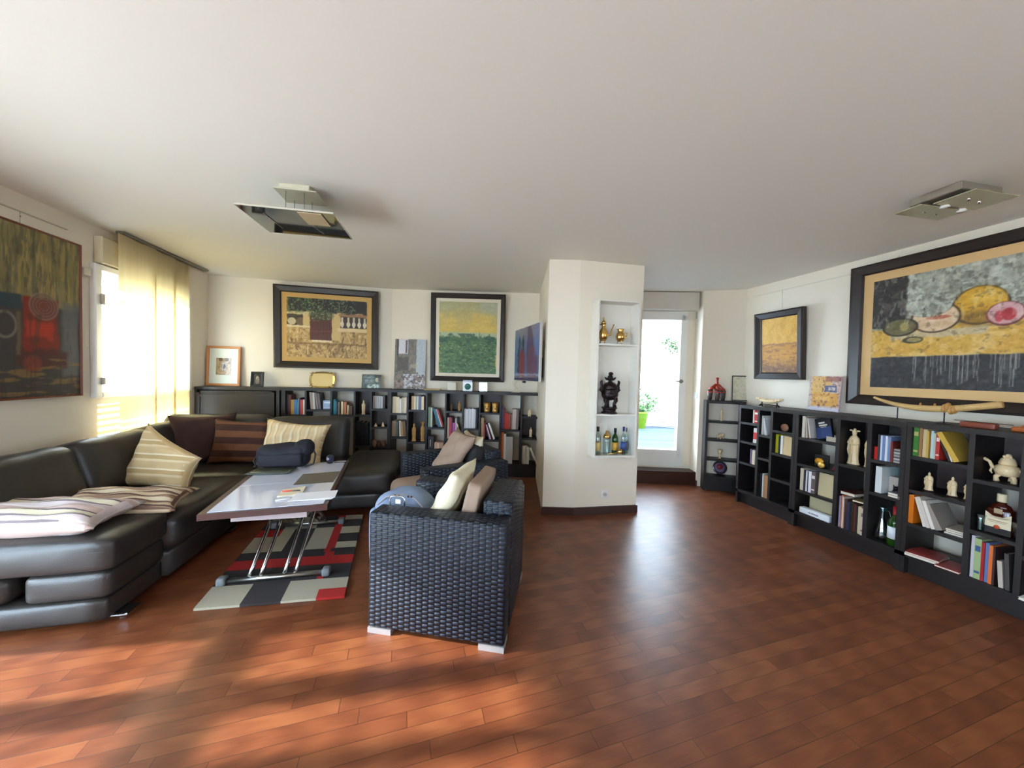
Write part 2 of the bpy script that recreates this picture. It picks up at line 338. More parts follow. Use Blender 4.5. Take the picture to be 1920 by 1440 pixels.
# ============================================================ ROOM SHELL
H=2.5; XL=-2.70; XR=3.78
def wallseg(mb,p,q,z0=0,z1=H,t=.12):
    "wall between p and q, inner face on the line, thickness to the left of p->q"
    p=Vector(p);q=Vector(q); d=(q-p).normalized(); n=Vector((-d.y,d.x))*t
    mb.prism([tuple(p),tuple(q),tuple(q+n),tuple(p+n)][::-1] if False else [tuple(p+n),tuple(q+n),tuple(q),tuple(p)][::-1],z0,z1); return mb
fl=MB(); fl.prism([(-2.7,-3.3),(3.78,-3.3),(3.78,3.6),(3.4,3.85),(3.42,3.97),(2.2,4.36),(1.7,4.7),(-.5,5.1),(-2.7,5.1)],-.1,0); struct('floor',fl,M_FLOOR)
c=MB(); c.box((-2.95,-3.5,H),(4.1,5.4,H+.12)); struct('ceiling',c,M_CEIL)
w=MB()
for (y0,y1,z0,z1) in ((-3.3,-3.0,0,H),(-3.0,-2.6,0,H),(-2.6,-.9,0,.5),(-2.6,-.9,1.95,H),(-.9,0,0,H),(0,2.2,0,.03),(0,2.2,1.68,H),(2.2,3.47,0,H),(3.47,3.58,0,H),(3.58,4.62,0,.25),(3.58,4.62,2.15,H),(3.58,4.62,1.03,1.13),(4.62,5.17,0,H)):
    w.box((XL-.12,y0,z0),(XL,y1,z1))
struct('wall_left',w,M_WALL)
w=MB(); wallseg(w,(-2.7,5.05),(-.54,5.05)); wallseg(w,(-.54,5.05),(1.62,4.577)); struct('wall_back',w,M_WALL)
w=MB(); w.prism([(1.10,3.235),(1.394,3.16),(2.068,3.128),(2.372,4.283),(1.62,4.60),(1.44,4.61)][::1],0,H); struct('wall_middle',w,M_WALL)
DF=Frame((2.75,4.17),math.atan2(-.20,.67))   # door wall
def db(mb,s0,s1,z0,z1,d0=0,d1=.12,mi=0):
    P=[DF.p(s0,d0,0),DF.p(s1,d0,0),DF.p(s1,d1,0),DF.p(s0,d1,0)]; mb.prism([(x,y) for x,y,_ in P],z0,z1,mi); return mb
w=MB(); db(w,-.40,-.22,.0,H); db(w,.60,.71,0,H); db(w,-.22,.60,2.27,H); db(w,-.22,.60,0,.19); struct('wall_door',w,M_WALL)
w=MB(); wallseg(w,(3.36,3.775),(3.42,3.98),t=-.1) if False else w.prism([(3.36,3.775),(3.78,3.54),(3.9,3.6),(3.9,3.75),(3.52,3.98),(3.42,3.98)],0,H); struct('wall_corner',w,M_WALL)
w=MB()
for a_ in ((-1.2,3.66,0,H),(-3.3,-2.6,0,H),(-2.6,-1.2,0,.4),(-2.6,-1.2,2.0,H)): w.box((XR,a_[0],a_[2]),(XR+.12,a_[1],a_[3]))
struct('wall_right',w,M_WALL)
w6=bpy.data.objects.new('window_added_right',None); COL.objects.link(w6); w6['kind']='structure'; w6.location=(XR+.05,-1.9,.4)  # unseen opening behind the camera, added to light the left wall
m=MB()
for y_ in (-2.6,-1.93,-1.26): m.box((XR+.03,y_,.4),(XR+.09,y_+.06,2.0))
m.box((XR+.03,-2.54,.4),(XR+.09,-1.26,.46)); m.box((XR+.03,-2.54,1.94),(XR+.09,-1.26,2.0)); obj('window_frame',m,M_WHITE,w6,True)
m=MB(); m.box((XR+.057,-2.54,.46),(XR+.063,-1.26,1.94)); obj('pane',m,M_PANE,w6,True)
m=MB(); m.box((XR+.12,-8,-.14),(12,3,-.12)); struct('terrace_east',m,mat((200,196,188),.8,name='east_paving'))
w=MB(); w.box((-2.82,-3.42,0),(-2.5,-3.3,H)); w.box((-1.4,-3.42,0),(3.9,-3.3,H)); w.box((-2.5,-3.42,0),(-1.4,-3.3,.15)); w.box((-2.5,-3.42,1.95),(-1.4,-3.3,H)); struct('wall_rear',w,M_WALL)
b=MB(); b.prism([(1.085,3.222),(1.392,3.145),(2.08,3.113),(2.094,3.16),(1.394,3.175),(1.105,3.25)],0,.075); struct('baseboard_middle',b,M_BASE)
b=MB(); b.prism([(3.348,3.77),(3.41,3.98),(3.425,3.98),(3.362,3.76)],0,.07); struct('baseboard_door',b,M_BASE)
b=MB(); b.box((XR-.015,-3.3,0),(XR,3.5,.07)); struct('baseboard_right',b,M_BASE)
b=MB(); b.box((XR-.012,.3,2.385),(XR,3.45,2.392)); struct('trim_1',b,mat((215,210,198),.5,name='picture_rail_paint'))
b=MB(); b.box((XL,2.3,2.375),(XL+.014,3.35,2.382)); struct('trim_2',b,mat((205,196,172),.5))
# windows
def window(name,y0,y1,z0,z1,mull,fw=.06,x=XL,parts=None):
    r=bpy.data.objects.new(name,None); COL.objects.link(r); r.location=(x,(y0+y1)/2,z0); r['kind']='structure'
    m=MB(); X0,X1=x-.09,x-.03
    m.box((X0,y0,z0),(X1,y0+fw,z1)); m.box((X0,y1-fw,z0),(X1,y1,z1)); m.box((X0,y0,z0),(X1,y1,z0+fw)); m.box((X0,y0,z1-fw),(X1,y1,z1))
    for a,b_,c_,d_ in mull: m.box((X0+.005,a,c_),(X1-.005,b_,d_))
    obj('window_frame',m,M_WHITE,r,True); g=MB(); g.box((x-.064,y0+fw,z0+fw),(x-.058,y1-fw,z1-fw)); obj('pane',g,M_PANE,r,True); return r
window('window_added_left',-2.6,-.9,.5,1.95,[(-1.8,-1.7,.5,1.95)])  # unseen window behind the camera, added to let more daylight in
window('window_2',0,2.2,.03,1.68,[(1.72,1.86,.03,1.68),(1.43,1.53,.03,1.68),(.7,.8,.03,1.68),(0,2.2,.86,.98)])
w3=window('window_3',3.58,4.62,1.13,2.15,[(4.02,4.08,1.13,2.15)],.05)
m=MB()
for (a,b_) in (((-2.699,3.52,1.09),(-2.655,3.58,2.19)),((-2.699,4.62,1.09),(-2.655,4.68,2.19)),((-2.699,3.5805,1.09),(-2.655,4.6195,1.14)),((-2.699,3.5805,2.14),(-2.655,4.6195,2.19))): m.rbox(a,b_,.006,1,sm=False)
obj('casing',m,M_WHITE,w3,True)
m=MB(); m.rbox((-2.655,3.56,1.86),(-2.635,3.585,1.95),.006); m.rbox((-2.655,3.56,1.2),(-2.635,3.585,1.26),.006); obj('hinge',m,mat((176,166,150),.4),w3,True)
m=MB()
for k in range(9): m.box((-2.90,3.6,2.06-k*.022),(-2.885,4.6,2.078-k*.022))
obj('shutter',m,mat((216,206,184),.5),w3,True)
w4=bpy.data.objects.new('window_4',None); COL.objects.link(w4); w4['kind']='structure'; w4.location=(XL,4.05,.25)
m=MB()
for k in range(14): m.box((XL-.06,3.6,.27+k*.055),(XL-.05,4.6,.27+k*.055+.03))
m.box((XL-.07,3.58,.25),(XL-.03,3.63,1.03)); m.box((XL-.07,4.56,.25),(XL-.03,4.62,1.03)); obj('slatted_shutter',m,mat((222,208,176),.5),w4,True)
sb=MB(); sb.rbox((-2.70,3.56,2.2),(-2.64,4.62,2.42),.008,1,sm=False); struct('trim_3',sb,mat((212,200,170),.55,name='shutter_box_paint'))
w5=bpy.data.objects.new('window_added_rear',None); COL.objects.link(w5); w5['kind']='structure'; w5.location=(-1.95,-3.36,.15)  # unseen rear window, added to brighten the room from behind
m=MB()
for x in (-2.5,-1.98,-1.46): m.box((x,-3.39,.15),(x+.06,-3.33,1.95))
m.box((-2.5,-3.39,.15),(-1.4,-3.33,.21)); m.box((-2.5,-3.39,1.89),(-1.4,-3.33,1.95)); obj('window_frame',m,M_WHITE,w5,True)
m=MB(); m.box((-2.44,-3.364,.21),(-1.46,-3.358,1.89)); obj('pane',m,M_PANE,w5,True)
# door
dr=bpy.data.objects.new('door_1',None); COL.objects.link(dr); dr.location=DF.p(.2,0,.19); dr.rotation_euler=(0,0,DF.a); dr['kind']='structure'
m=MB(); db(m,-.22,-.16,.19,2.27,-.01,.06); db(m,.555,.60,.19,2.27,-.01,.06); db(m,-.22,.60,2.22,2.27,-.01,.06); db(m,-.22,.60,.19,.34,-.01,.06); obj('door_frame',m,M_WHITE,dr,True)
m=MB(); db(m,-.16,-.09,.34,2.22,-.03,.05); db(m,.505,.56,.34,2.22,-.03,.05); db(m,-.16,.56,2.155,2.22,-.03,.05); db(m,-.16,.56,.34,.415,-.03,.05); obj('sash',m,M_WHITE,dr,True)
m=MB(); db(m,-.09,.505,.415,2.155,.01,.018); obj('pane',m,M_PANE,dr,True)
m=MB(); a=DF.p(.53,-.03,1.34); b_=DF.p(.53,-.08,1.34); c_=DF.p(.43,-.08,1.34); m.tube([a,b_],.010); m.tube([b_,c_],.009); m.tube([DF.p(.53,-.03,1.34),DF.p(.53,-.037,1.34)],.024,16); obj('door_handle',m,M_STEEL,dr,True)
m=MB(); db(m,-.4,.665,2.275,2.49,-.16,0); struct('trim_4',m,mat((206,200,190),.5,name='roller_box_paint'))
m=MB(); m.prism([(2.30,4.30),(2.22,4.10),(3.40,3.785),(3.42,3.97),(2.75,4.17)],0,.168); st=struct('trim_5',m,M_BASE)
# outlets and small wall fittings
def plate(name,label,cat,F,s,d,z,w_,h_,parts):
    t=thing(name,label,cat,F.p(s,d,z),F.a); m=MB(); m.rbox((-w_/2,-.009,-h_/2),(w_/2,0,h_/2),.003,1,sm=False); obj('plate',m,M_WHITE,t); parts(t); return t
CF=Frame((1.394,3.158),math.atan2(-.032,.674))
def sock(t):
    m=MB(); m.tube([(0,-.009,0),(0,-.0125,0)],.021,20); obj('socket',m,mat((225,222,214),.4),t)
    m=MB(); m.tube([(-.009,-.0125,0),(-.009,-.0135,0)],.003,8); m.tube([(.009,-.0125,0),(.009,-.0135,0)],.003,8); m.tube([(0,-.0125,.011),(0,-.018,.011)],.0025,8); obj('contact',m,M_BLACK,t)
plate('wall_socket','white round-holed power socket low on the white middle wall','socket',CF,.325,-.002,.20,.082,.082,sock)
SF=Frame((3.36,3.775),math.atan2(.205,.06))
def sw(t):
    m=MB(); m.rbox((-.02,-.014,-.03),(.02,-.009,.03),.003,1,sm=False); obj('rocker',m,mat((236,236,232),.35),t)
plate('light_switch','white light switch on the door recess side wall beside the shelf','switch',Frame((3.42,3.98),math.atan2(-.205,-.06)),.12,-.001,1.16,.075,.075,sw)
def sw2(t):
    m=MB(); m.rbox((-.012,-.016,-.05),(.012,-.008,.05),.003,1,sm=False); obj('sensor',m,mat((150,145,135),.4),t)
plate('door_contact','small grey contact strip high on the door recess side wall','wall fitting',Frame((3.42,3.98),math.atan2(-.205,-.06)),.07,-.001,2.22,.03,.12,sw2)
t=thing('wall_box','small pale box on the left wall between red painting and blind','wall fitting',(-2.7,3.47,2.10)); m=MB(); m.rbox((.0,-.03,-.03),(.035,.03,.03),.004,1,sm=False); obj('cover',m,mat((214,208,190),.5),t)
# ============================================================ OUTSIDE
m=MB(); m.box((-14,-12,-.14),(-2.82,12,-.12)); m.box((-2.82,-12,-.14),(6,-3.42,-.12)); struct('terrace_west',m,mat((214,210,202),.8,name='terrace_paving'))
def m_deck():
    m,nt,b=newmat('grey_deck_boards'); g=N(nt); o=g.xyz(g.coord()); a=DF.a
    v=g.m('ADD',g.m('SUBTRACT',g.m('MULTIPLY',o[1],math.cos(a)),g.m('MULTIPLY',o[0],math.sin(a))),20); f=g.m('FRACT',g.m('DIVIDE',v,.14))
    n=g.tex('ShaderNodeTexWhiteNoise',g.comb(g.m('FLOOR',g.m('DIVIDE',v,.14)),2.0)).outputs['Value']
    nt.links.new(g.mix(g.m('LESS_THAN',f,.07),g.mix(n,rgb(48,60,74),rgb(64,78,94)),rgb(26,32,40)),b.inputs['Base Color']); b.inputs['Roughness'].default_value=.85; b.inputs['Specular IOR Level'].default_value=.15; return m
m=MB(); m.prism([DF.p(-3.5,.14,0)[:2],DF.p(5,.14,0)[:2],DF.p(5,5.5,0)[:2],DF.p(-3.5,5.5,0)[:2]],.05,.15); struct('terrace_deck',m,m_deck())
m=MB(); P=[DF.p(-4,4.35,0)[:2],DF.p(5,4.35,0)[:2],DF.p(5,4.55,0)[:2],DF.p(-4,4.55,0)[:2]]; m.prism(P,.1,2.75); struct('garden_wall',m,mat((236,226,214),.8,name='pale_render'))
m=MB(); P=[DF.p(-4,4.30,0)[:2],DF.p(5,4.30,0)[:2],DF.p(5,4.60,0)[:2],DF.p(-4,4.60,0)[:2]]; m.prism(P,2.75,2.83); struct('wall_coping',m,mat((214,196,180),.8))
m=MB()
for k in range(7):
    a=Vector(DF.p(1.15+k*.28,4.1-k*.05,.17+k*.06)); b_=Vector(DF.p(3.2+k*.1,3.75,.16+k*.05)); m.tube([a,b_],.014,6)
tag(obj('garden_hose',m,mat((120,118,116),.6)),'grey hoses lying at the foot of the terrace wall outside','hose')
def potted():
    P=DF.p(1.17,3.78,.15); t=thing('potted_plant','leafy green plant in a lime green pot outside on the deck','plant',P)
    m=MB(); m.lathe([(.13,0),(.19,.37),(.205,.37),(.205,.40),(.18,.40),(.17,.35),(0,.35)],28); obj('pot',m,mat((118,150,18),.35,name='lime_glaze'),t)
    m=MB(); rg=random.Random(3)
    st=MB()
    for k in range(46):
        a=rg.random()*2*PI; l=rg.uniform(.18,.60); e=rg.uniform(.1,.62); pts=[(0,0,.36),(math.cos(a)*l*.5,math.sin(a)*l*.5,.36+e*.75),(math.cos(a)*l,math.sin(a)*l,.36+e)]
        st.tube(pts,.005,5)
        for q in range(11):
            f=rg.uniform(.25,1.05); c0=Vector(pts[0]).lerp(Vector(pts[2]),f)+Vector((rg.uniform(-.06,.06),rg.uniform(-.06,.06),rg.uniform(-.03,.07)))
            L=rg.uniform(.06,.11); wd=L*.3; R_=Euler((rg.uniform(-1,1),rg.uniform(-1,1),rg.random()*6.3)).to_matrix().to_4x4(); T=Matrix.Translation(c0)@R_
            m.add([(0,0,0),(L*.5,wd,.006),(L,0,-.012),(L*.5,-wd,.006)],[(0,1,2,3)],0,False,T)
    obj('stem',st,mat((70,110,50),.6),t); lm=mat((44,82,30),.6,name='green_leaf'); obj('foliage',m,lm,t)
potted()
m=MB(); rg=random.Random(5); P=Vector(DF.p(1.80,3.9,2.26)); Q=Vector(DF.p(2.35,3.9,2.05))
m.tube([Q,P.lerp(Q,.5)+Vector((0,0,.03)),P],.008,6,1)
for k in range(220):
    f=rg.random(); c0=P.lerp(Q,f)+Vector((rg.uniform(-.1,.1),rg.uniform(-.1,.1),rg.uniform(-.16,.10))); L=rg.uniform(.07,.11)
    m.add([(0,0,0),(L*.5,L*.3,0),(L,0,-.01),(L*.5,-L*.3,0)],[(0,1,2,3)],0,False,Matrix.Translation(c0)@Euler((rg.uniform(-1.5,1.5),rg.uniform(-1,1),rg.random()*6)).to_matrix().to_4x4())
tag(obj('climbing_branch',m,[mat((40,72,30),.6),mat((60,46,34),.7)]),'leafy branch hanging against the pale wall outside the glass door','branch')
# ============================================================ BLIND
t=thing('panel_blind','cream fabric panel blind glowing in front of the sunlit window','blind',(-2.58,4.0,2.5))
BM=m_blind()
m=MB(); m.rbox((-2.625,3.66,2.478),(-2.555,4.80,2.5),.004,1,sm=False); m.box((-2.605,3.67,2.470),(-2.60,4.79,2.479)); m.box((-2.58,3.67,2.470),(-2.575,4.79,2.479)); obj('rail',m,mat((128,122,108),.35,.6),t,True)
for k,(y0,y1,x) in enumerate(((3.62,4.03,-2.575),(4.0,4.32,-2.59),(4.28,4.56,-2.605))):
    m=MB(); n=26
    vs=[];fs=[]
    for i in range(n+1):
        f=i/n; xx=x+.004*math.sin(f*9+k)
        vs+=[(xx,y0+(y1-y0)*f,.30),(xx,y0+(y1-y0)*f,2.472)]
    for i in range(n): fs.append((2*i,2*i+2,2*i+3,2*i+1))
    m.add(vs,fs,0,True); m.add([(v[0]+.0012,v[1],v[2]) for v in vs],[f[::-1] for f in fs],0,True); obj('panel',m,BM,t,True)
# ============================================================ CEILING LAMPS
t=thing('pendant_lamp','square mirrored glass pendant lamp hanging on four wires over the table','ceiling lamp',(-.83,2.48,2.5),R(-3))
m=MB(); m.rbox((-.085,-.085,-.03),(.085,.085,0),.003,1,sm=False); obj('ceiling_rose',m,mat((216,208,186),.3,.2),t)
m=MB(); m.box((-.115,-.085,-.036),(.125,.105,-.030)); obj('rose_plate',m,mat((200,194,170),.2),t)
for sx in (-.055,.05):
    for sy in (-.06,.06): m=MB(); m.tube([(sx,sy,-.036),(sx,sy,-.195)],.0016,6); obj('wire',m,M_STEEL,t)
m=MB(); m.box((-.26,-.20,-.205),(.26,.20,-.197)); g=obj('glass_panel',m,mat((96,100,104),.04,1,name='smoked_mirror'),t)
m=MB(); m.box((-.262,-.202,-.206),(-.258,.202,-.196)); m.box((.258,-.202,-.206),(.262,.202,-.196)); m.box((-.262,-.202,-.206),(.262,-.198,-.196)); m.box((-.262,.198,-.206),(.262,.202,-.196)); obj('glass_edge',m,mat((206,202,186),.25,.3),t)
m=MB(); m.box((.06,-.19,-.2125),(.19,-.02,-.2065)); obj('frosted_tile',m,mat((186,168,136),.25,.2),t)
m=MB(); m.tube([(-.15,-.12,-.208),(-.14,.10,-.208)],.002,6); m.tube([(.08,0,-.214),(.10,.13,-.209)],.002,6); obj('rod',m,M_CHROME,t)
t=thing('flush_ceiling_lamp','brushed metal ceiling lamp with overlapping glass plates near the large still life','ceiling lamp',(2.95,1.42,2.5),R(-3))
m=MB(); m.rbox((-.15,-.11,-.045),(.15,.11,0),.004,1,sm=False); obj('housing',m,mat((176,170,158),.35,.7,name='satin_metal'),t)
for (x0,x1,y0,y1,z,) in ((-.19,.16,.03,.155,-.066),(-.12,.20,-.15,.02,-.060)):
    m=MB(); m.box((x0,y0,z-.006),(x1,y1,z)); obj('glass_plate',m,mat((176,172,142),.12,.1,name='frosted_plate'),t)
for (x,y) in ((-.06,.09),(.04,.095),(-.02,-.07),(.08,-.06)): m=MB(); m.tube([(x,y,-.045),(x,y,-.078)],.007,10); obj('bolt',m,M_CHROME,t)
for (x,y) in ((-.03,.02),(.12,.03)): m=MB(); m.lathe([(.012,-.05),(.022,-.075),(.0,-.078)],12,M=Matrix.Translation((x,y,0))); obj('bulb',m,mat((235,235,230),.1,name='halogen_glass'),t)
# ============================================================ SOFA
so=thing('corner_sofa','black leather corner sofa along the left wall and under the back shelf','sofa',(-1.9,3.4,0))
L=M_LEATHER
def sp(name,mb,m=L): return obj(name,mb,m,so,True)
m=MB(); m.puff((-2.66,2.20,.03),(-1.63,2.60,.148),.018,(0,.012,0),8); sp('end_base',m)
m=MB(); m.puff((-1.965,2.20,.15),(-1.615,2.60,.296),.03,(.006,.01,.006),8); sp('folded_headrest',m)
m=MB(); m.puff((-2.66,2.20,.15),(-2.035,2.60,.296),.045,(.006,.01,.006),8); sp('folded_headrest',m)
m=MB(); m.puff((-2.66,2.185,.298),(-1.595,2.60,.468),.032,(.01,.014,.012),10); ec=sp('end_cushion',m)
m=MB(); m.tube([(-2.65,2.183,.412),(-1.64,2.183,.408),(-1.596,2.22,.408),(-1.592,2.59,.408)],.0022,6); obj('piping',m,mat((78,76,76),.4),ec,True)
m=MB(); m.puff((-2.66,2.60,.03),(-1.60,4.5,.2),.015,(.0,.0,.0),6); m.puff((-1.66,3.52,.05),(-.36,4.42,.2),.03,(0,0,0),6); sp('base',m)
for (a,b_) in (((-2.5,2.59,.19),(-1.56,3.5,.43)),((-2.5,3.5,.19),(-1.56,4.3,.43))): m=MB(); m.puff(a,b_,.07,(.01,.0,.022),12,wr=.0025); sp('seat_cushion',m)
m=MB(); m.puff((-1.57,3.48,.19),(-.86,4.3,.43),.07,(0,.01,.016),12,wr=.002); sp('seat_cushion',m)
m=MB(); m.puff((-.87,3.46,.19),(-.33,4.42,.43),.06,(.008,.01,.012),10,wr=.002); sp('chaise_cushion',m)
def back(a,b_,tilt,axis,piv):
    m=MB(); T=Matrix.Translation(piv)@Matrix.Rotation(tilt,4,axis)@Matrix.Translation(-Vector(piv)); m.puff(a,b_,.075,(.03 if axis=='Y' else 0,.03 if axis=='X' else 0,.008),12,M=T,wr=.002); return m
for (y0,y1,dz) in ((2.24,2.96,0),(2.95,3.63,.005),(3.61,4.34,.02)):
    sp('backrest',back((-2.47,y0,.40),(-2.22,y1,.855+dz),R(-15),'Y',(-2.22,0,.40)))
sp('backrest',back((-2.60,4.02,.40),(-1.655,4.25,.905),R(-13),'X',(0,4.02,.40)))
sp('backrest',back((-1.645,3.98,.40),(-.875,4.2,.885),R(-12),'X',(0,3.98,.40)))
for (x,y) in ((-1.62,2.3),(-1.62,3.3),(-.5,3.56),(-.5,4.3),(-2.5,2.3)):
    m=MB(); m.rbox((x-.05,y-.05,.022),(x+.05,y+.05,.034),.003,1,sm=False); m.tube([(x,y,0),(x,y,.024)],.018,12); sp('foot',m,M_CHROME)
# cushions
ST_PINK=m_stripes([(.03,(196,180,178)),(.012,(120,105,108)),(.035,(204,194,166)),(.01,(96,82,84)),(.04,(186,160,150)),(.012,(206,196,190))],'pink_grey_stripe',axis=1)
ST_BRN=m_stripes([(.03,(150,120,98)),(.012,(86,60,50)),(.025,(188,164,134)),(.02,(110,80,66)),(.03,(204,188,160))],'brown_fine_stripe',axis=1)
ST_CRM=m_stripes([(.05,(208,180,134)),(.018,(222,202,162)),(.03,(194,164,116)),(.012,(230,216,184))],'cream_gold_stripe',axis=1)
ST_CR2=m_stripes([(.035,(216,190,146)),(.02,(228,210,174)),(.014,(204,174,132))],'cream_ticking',axis=0)
ST_CHO=m_stripes([(.062,(112,70,44)),(.062,(62,32,24))],'chocolate_stripe',axis=1)
def cushion(label,loc,rot,w_,h_,t_,ms,seed,group='cushions',pinch=.1,wr=.006,warp=None,name='cushion'):
    o=MB(); o.pillow(w_,h_,t_,seed=seed,pinch=pinch,wr=wr,warp=warp); t=obj(name,o,ms,weld=True); t.location=loc; t.rotation_euler=Euler([R(a) for a in rot]); tag(t,label,'cushion',group); return t
cushion('pink, cream and grey striped cushion lying nearest on the sofa end',(-2.13,2.40,.535),(4,1,-2),.88,.34,.135,ST_PINK,1)
cushion('brown and beige finely striped cushion lying flat behind the pink striped one',(-1.86,2.66,.515),(6,5,10),.60,.34,.10,ST_BRN,2)
cushion('gold striped cushion standing with one high corner against the left sofa back',(-2.02,3.27,.655),(66,2,-12),.52,.50,.17,ST_CRM,3,warp=lambda x,y,z:(x+.02*y,(y+.25)*(1.0-.5*(x+.26)/.52)-.25,z))
cushion('plain dark chocolate cushion in the sofa corner',(-2.12,3.93,.67),(78,0,36),.50,.48,.16,m_fabric((66,40,36),'chocolate_cloth'),4)
cushion('copper and brown broad-striped cushion in the sofa corner',(-1.80,3.90,.64),(76,4,6),.50,.44,.15,ST_CHO,5)
cushion('cream ticking cushion behind the black bag on the back sofa',(-1.29,3.75,.63),(72,6,-4),.58,.46,.16,ST_CR2,6,wr=.012)
# ============================================================ WICKER ARMCHAIRS
TAUPE=m_fabric((158,134,116),'taupe_cloth'); CREAM=m_fabric((228,218,188),'cream_cloth')
def armchair(label,loc,ang,wd=.68):
    t=thing('wicker_armchair',label,'armchair',loc,R(ang),'dark wicker armchairs')
    for y0 in (0,wd-.13): m=MB(); m.rbox((0,y0,.03),(.73,y0+.13,.64),.012,2); obj('arm',m,M_WICK,t)
    m=MB(); m.rbox((.575,.131,.03),(.735,wd-.131,.705),.014,2); obj('backrest',m,M_WICK,t)
    m=MB(); m.rbox((.012,.131,.05),(.574,wd-.131,.27),.008,1); obj('seat_base',m,M_WICK,t)
    for (x,y) in ((.0,.0),(.60,.0),(.0,wd-.10),(.60,wd-.10)): m=MB(); m.box((x,y,0),(x+.13,y+.10,.028)); obj('foot',m,mat((196,196,198),.35,.7,name='aluminium'),t)
    return t
c1=armchair('dark wicker armchair in the foreground with its side to the viewer',(-.30,1.905,0),-22.5)
m=MB(); m.puff((-.03,.135,.27),(.55,.545,.415),.05,(.01,0,.015),10); obj('seat_cushion',m,TAUPE,c1)
m=MB(); T=Matrix.Translation((.50,0,.41))@Matrix.Rotation(R(13),4,'Y')@Matrix.Translation((-.50,0,-.41)); m.puff((.40,.145,.42),(.485,.545,.775),.018,(.003,0,.0),10,M=T); obj('back_cushion',m,TAUPE,c1)
c2=armchair('dark wicker armchair standing behind the foreground one near the shelf',(-.03,2.63,0),19,.71)
m=MB(); m.puff((-.12,.135,.27),(.55,.572,.455),.06,(.02,0,.015),10); obj('seat_cushion',m,TAUPE,c2)
m=MB(); m.puff((.40,.14,.42),(.54,.54,.74),.05,(.02,0,.03),10,M=Matrix.Translation((.54,0,.41))@Matrix.Rotation(R(10),4,'Y')@Matrix.Translation((-.54,0,-.41))); obj('back_cushion',m,mat((34,32,34),.8,name='charcoal_cloth',bump=.2,bscale=300),c2)
cushion('cream cushion leaning back inside the foreground armchair',(.125,2.055,.635),(0,-63,-22),.44,.38,.12,CREAM,8,'armchair cushions')
cushion('taupe cushion propped up inside the farther armchair',(.20,3.07,.665),(4,-56,14),.44,.42,.11,TAUPE,9,'armchair cushions')
cushion('cream cushion behind the taupe one in the farther armchair',(.335,3.13,.64),(0,-70,16),.40,.40,.10,CREAM,10,'armchair cushions')
# blue bag on the near chair
bt=thing('denim_bag','light blue denim bag with metal ring handle on the foreground armchair','bag',c1.location,R(-22.5))
BLUE=m_fabric((122,138,164),'blue_denim')
m=MB(); m.puff((-.09,.152,.425),(.235,.40,.655),.09,(.01,.0,.03),12,wr=.005)
m.puff((-.10,.15,.28),(-.045,.40,.585),.026,(.01,.01,.01),8,wr=.004); obj('body',m,BLUE,bt)
m=MB(); pts=[]
for k in range(25):
    a=2*PI*k/24; x=.062*math.copysign(abs(math.cos(a))**.5,math.cos(a)); z=.04*math.copysign(abs(math.sin(a))**.5,math.sin(a)); pts.append((.085+x*.7,.139,.650+z*.8))
m.tube(pts,.0042,8,cap=False); obj('ring_handle',m,M_CHROME,bt)
m=MB(); m.box((.07,.145,.638),(.10,.150,.662)); obj('label_patch',m,mat((226,224,218),.7),bt)
m=MB(); m.tube([(-.05,.165,.615),(.0,.175,.660),(.09,.19,.679),(.17,.18,.662),(.22,.165,.625),(.238,.16,.55)],.004,6); obj('zip',m,mat((150,140,140),.5),bt)
for x in (.05,.075,.13,.15): m=MB(); m.ball((x,.175,.672),.006,seg=8); obj('stud',m,mat((60,50,60),.4),bt)
# ============================================================ COFFEE TABLE
TT=[(-1.255,2.25),(-.605,2.305),(-.715,3.42),(-1.385,3.275)]
ct=thing('lift_coffee_table','white glossy lift-top coffee table with chrome scissor legs on the rug','table',(-1.0,2.8,0))
def tp(name,mb,m): return obj(name,mb,m,ct,True)
cen=Vector((-.99,2.81)); sh=lambda k,P=TT:[tuple(cen+(Vector(p)-cen)*k) for p in P]
DT=m_wood((52,28,24),(78,46,38),'dark_table_edge',axis=0,rough=.3)
m=MB(); m.prism(TT,.513,.548); tp('table_edge',m,DT)
ins=[(-1.218,2.275),(-.632,2.325),(-.735,3.39),(-1.34,3.25)]
def lerpq(u,v): a=Vector(ins[0]).lerp(Vector(ins[1]),u); b=Vector(ins[3]).lerp(Vector(ins[2]),u); return tuple(a.lerp(b,v))
GW=mat((206,210,226),.07,name='white_gloss_top',coat=.5)
for (v0,v1) in ((0,.475),(.485,1)): m=MB(); m.prism([lerpq(0,v0),lerpq(1,v0),lerpq(1,v1),lerpq(0,v1)],.5485,.5515); tp('top_leaf',m,GW)
m=MB(); m.box((-1.12,2.31,.475),(-.72,2.36,.509)); tp('side_rail',m,mat((160,146,146),.5))
m=MB(); m.box((-1.15,2.5,.49),(-.75,3.15,.512)); tp('underframe',m,mat((60,58,58),.35,.8))
for (y,x0,x1) in ((2.475,-1.245,-.65),(3.29,-1.27,-.745)):
    m=MB(); m.tube([(x0,y,.036),(x1,y,.036)],.017,16); tp('foot_bar',m,M_STEEL)
    for xx in (x0,x1): m=MB(); m.rbox((xx-.025,y-.03,.016),(xx+.025,y+.03,.066),.012,2); tp('end_cap',m,mat((104,108,112),.5))
def bow(x,ya,yb,za,zb,k): return [(x+.02*k*math.sin(PI*i/10),ya+(yb-ya)*i/10,za+(zb-za)*(i/10)+.055*math.sin(PI*i/10)) for i in range(11)]
for x in (-1.10,-1.035,-.90,-.835): m=MB(); m.tube(bow(x,2.48,3.03,.05,.47,1),.0125,10); tp('leg',m,M_CHROME)
for x in (-1.13,-1.065,-.93,-.865): m=MB(); m.tube(bow(x,3.285,2.66,.05,.47,-1),.0125,10); tp('leg',m,M_CHROME)
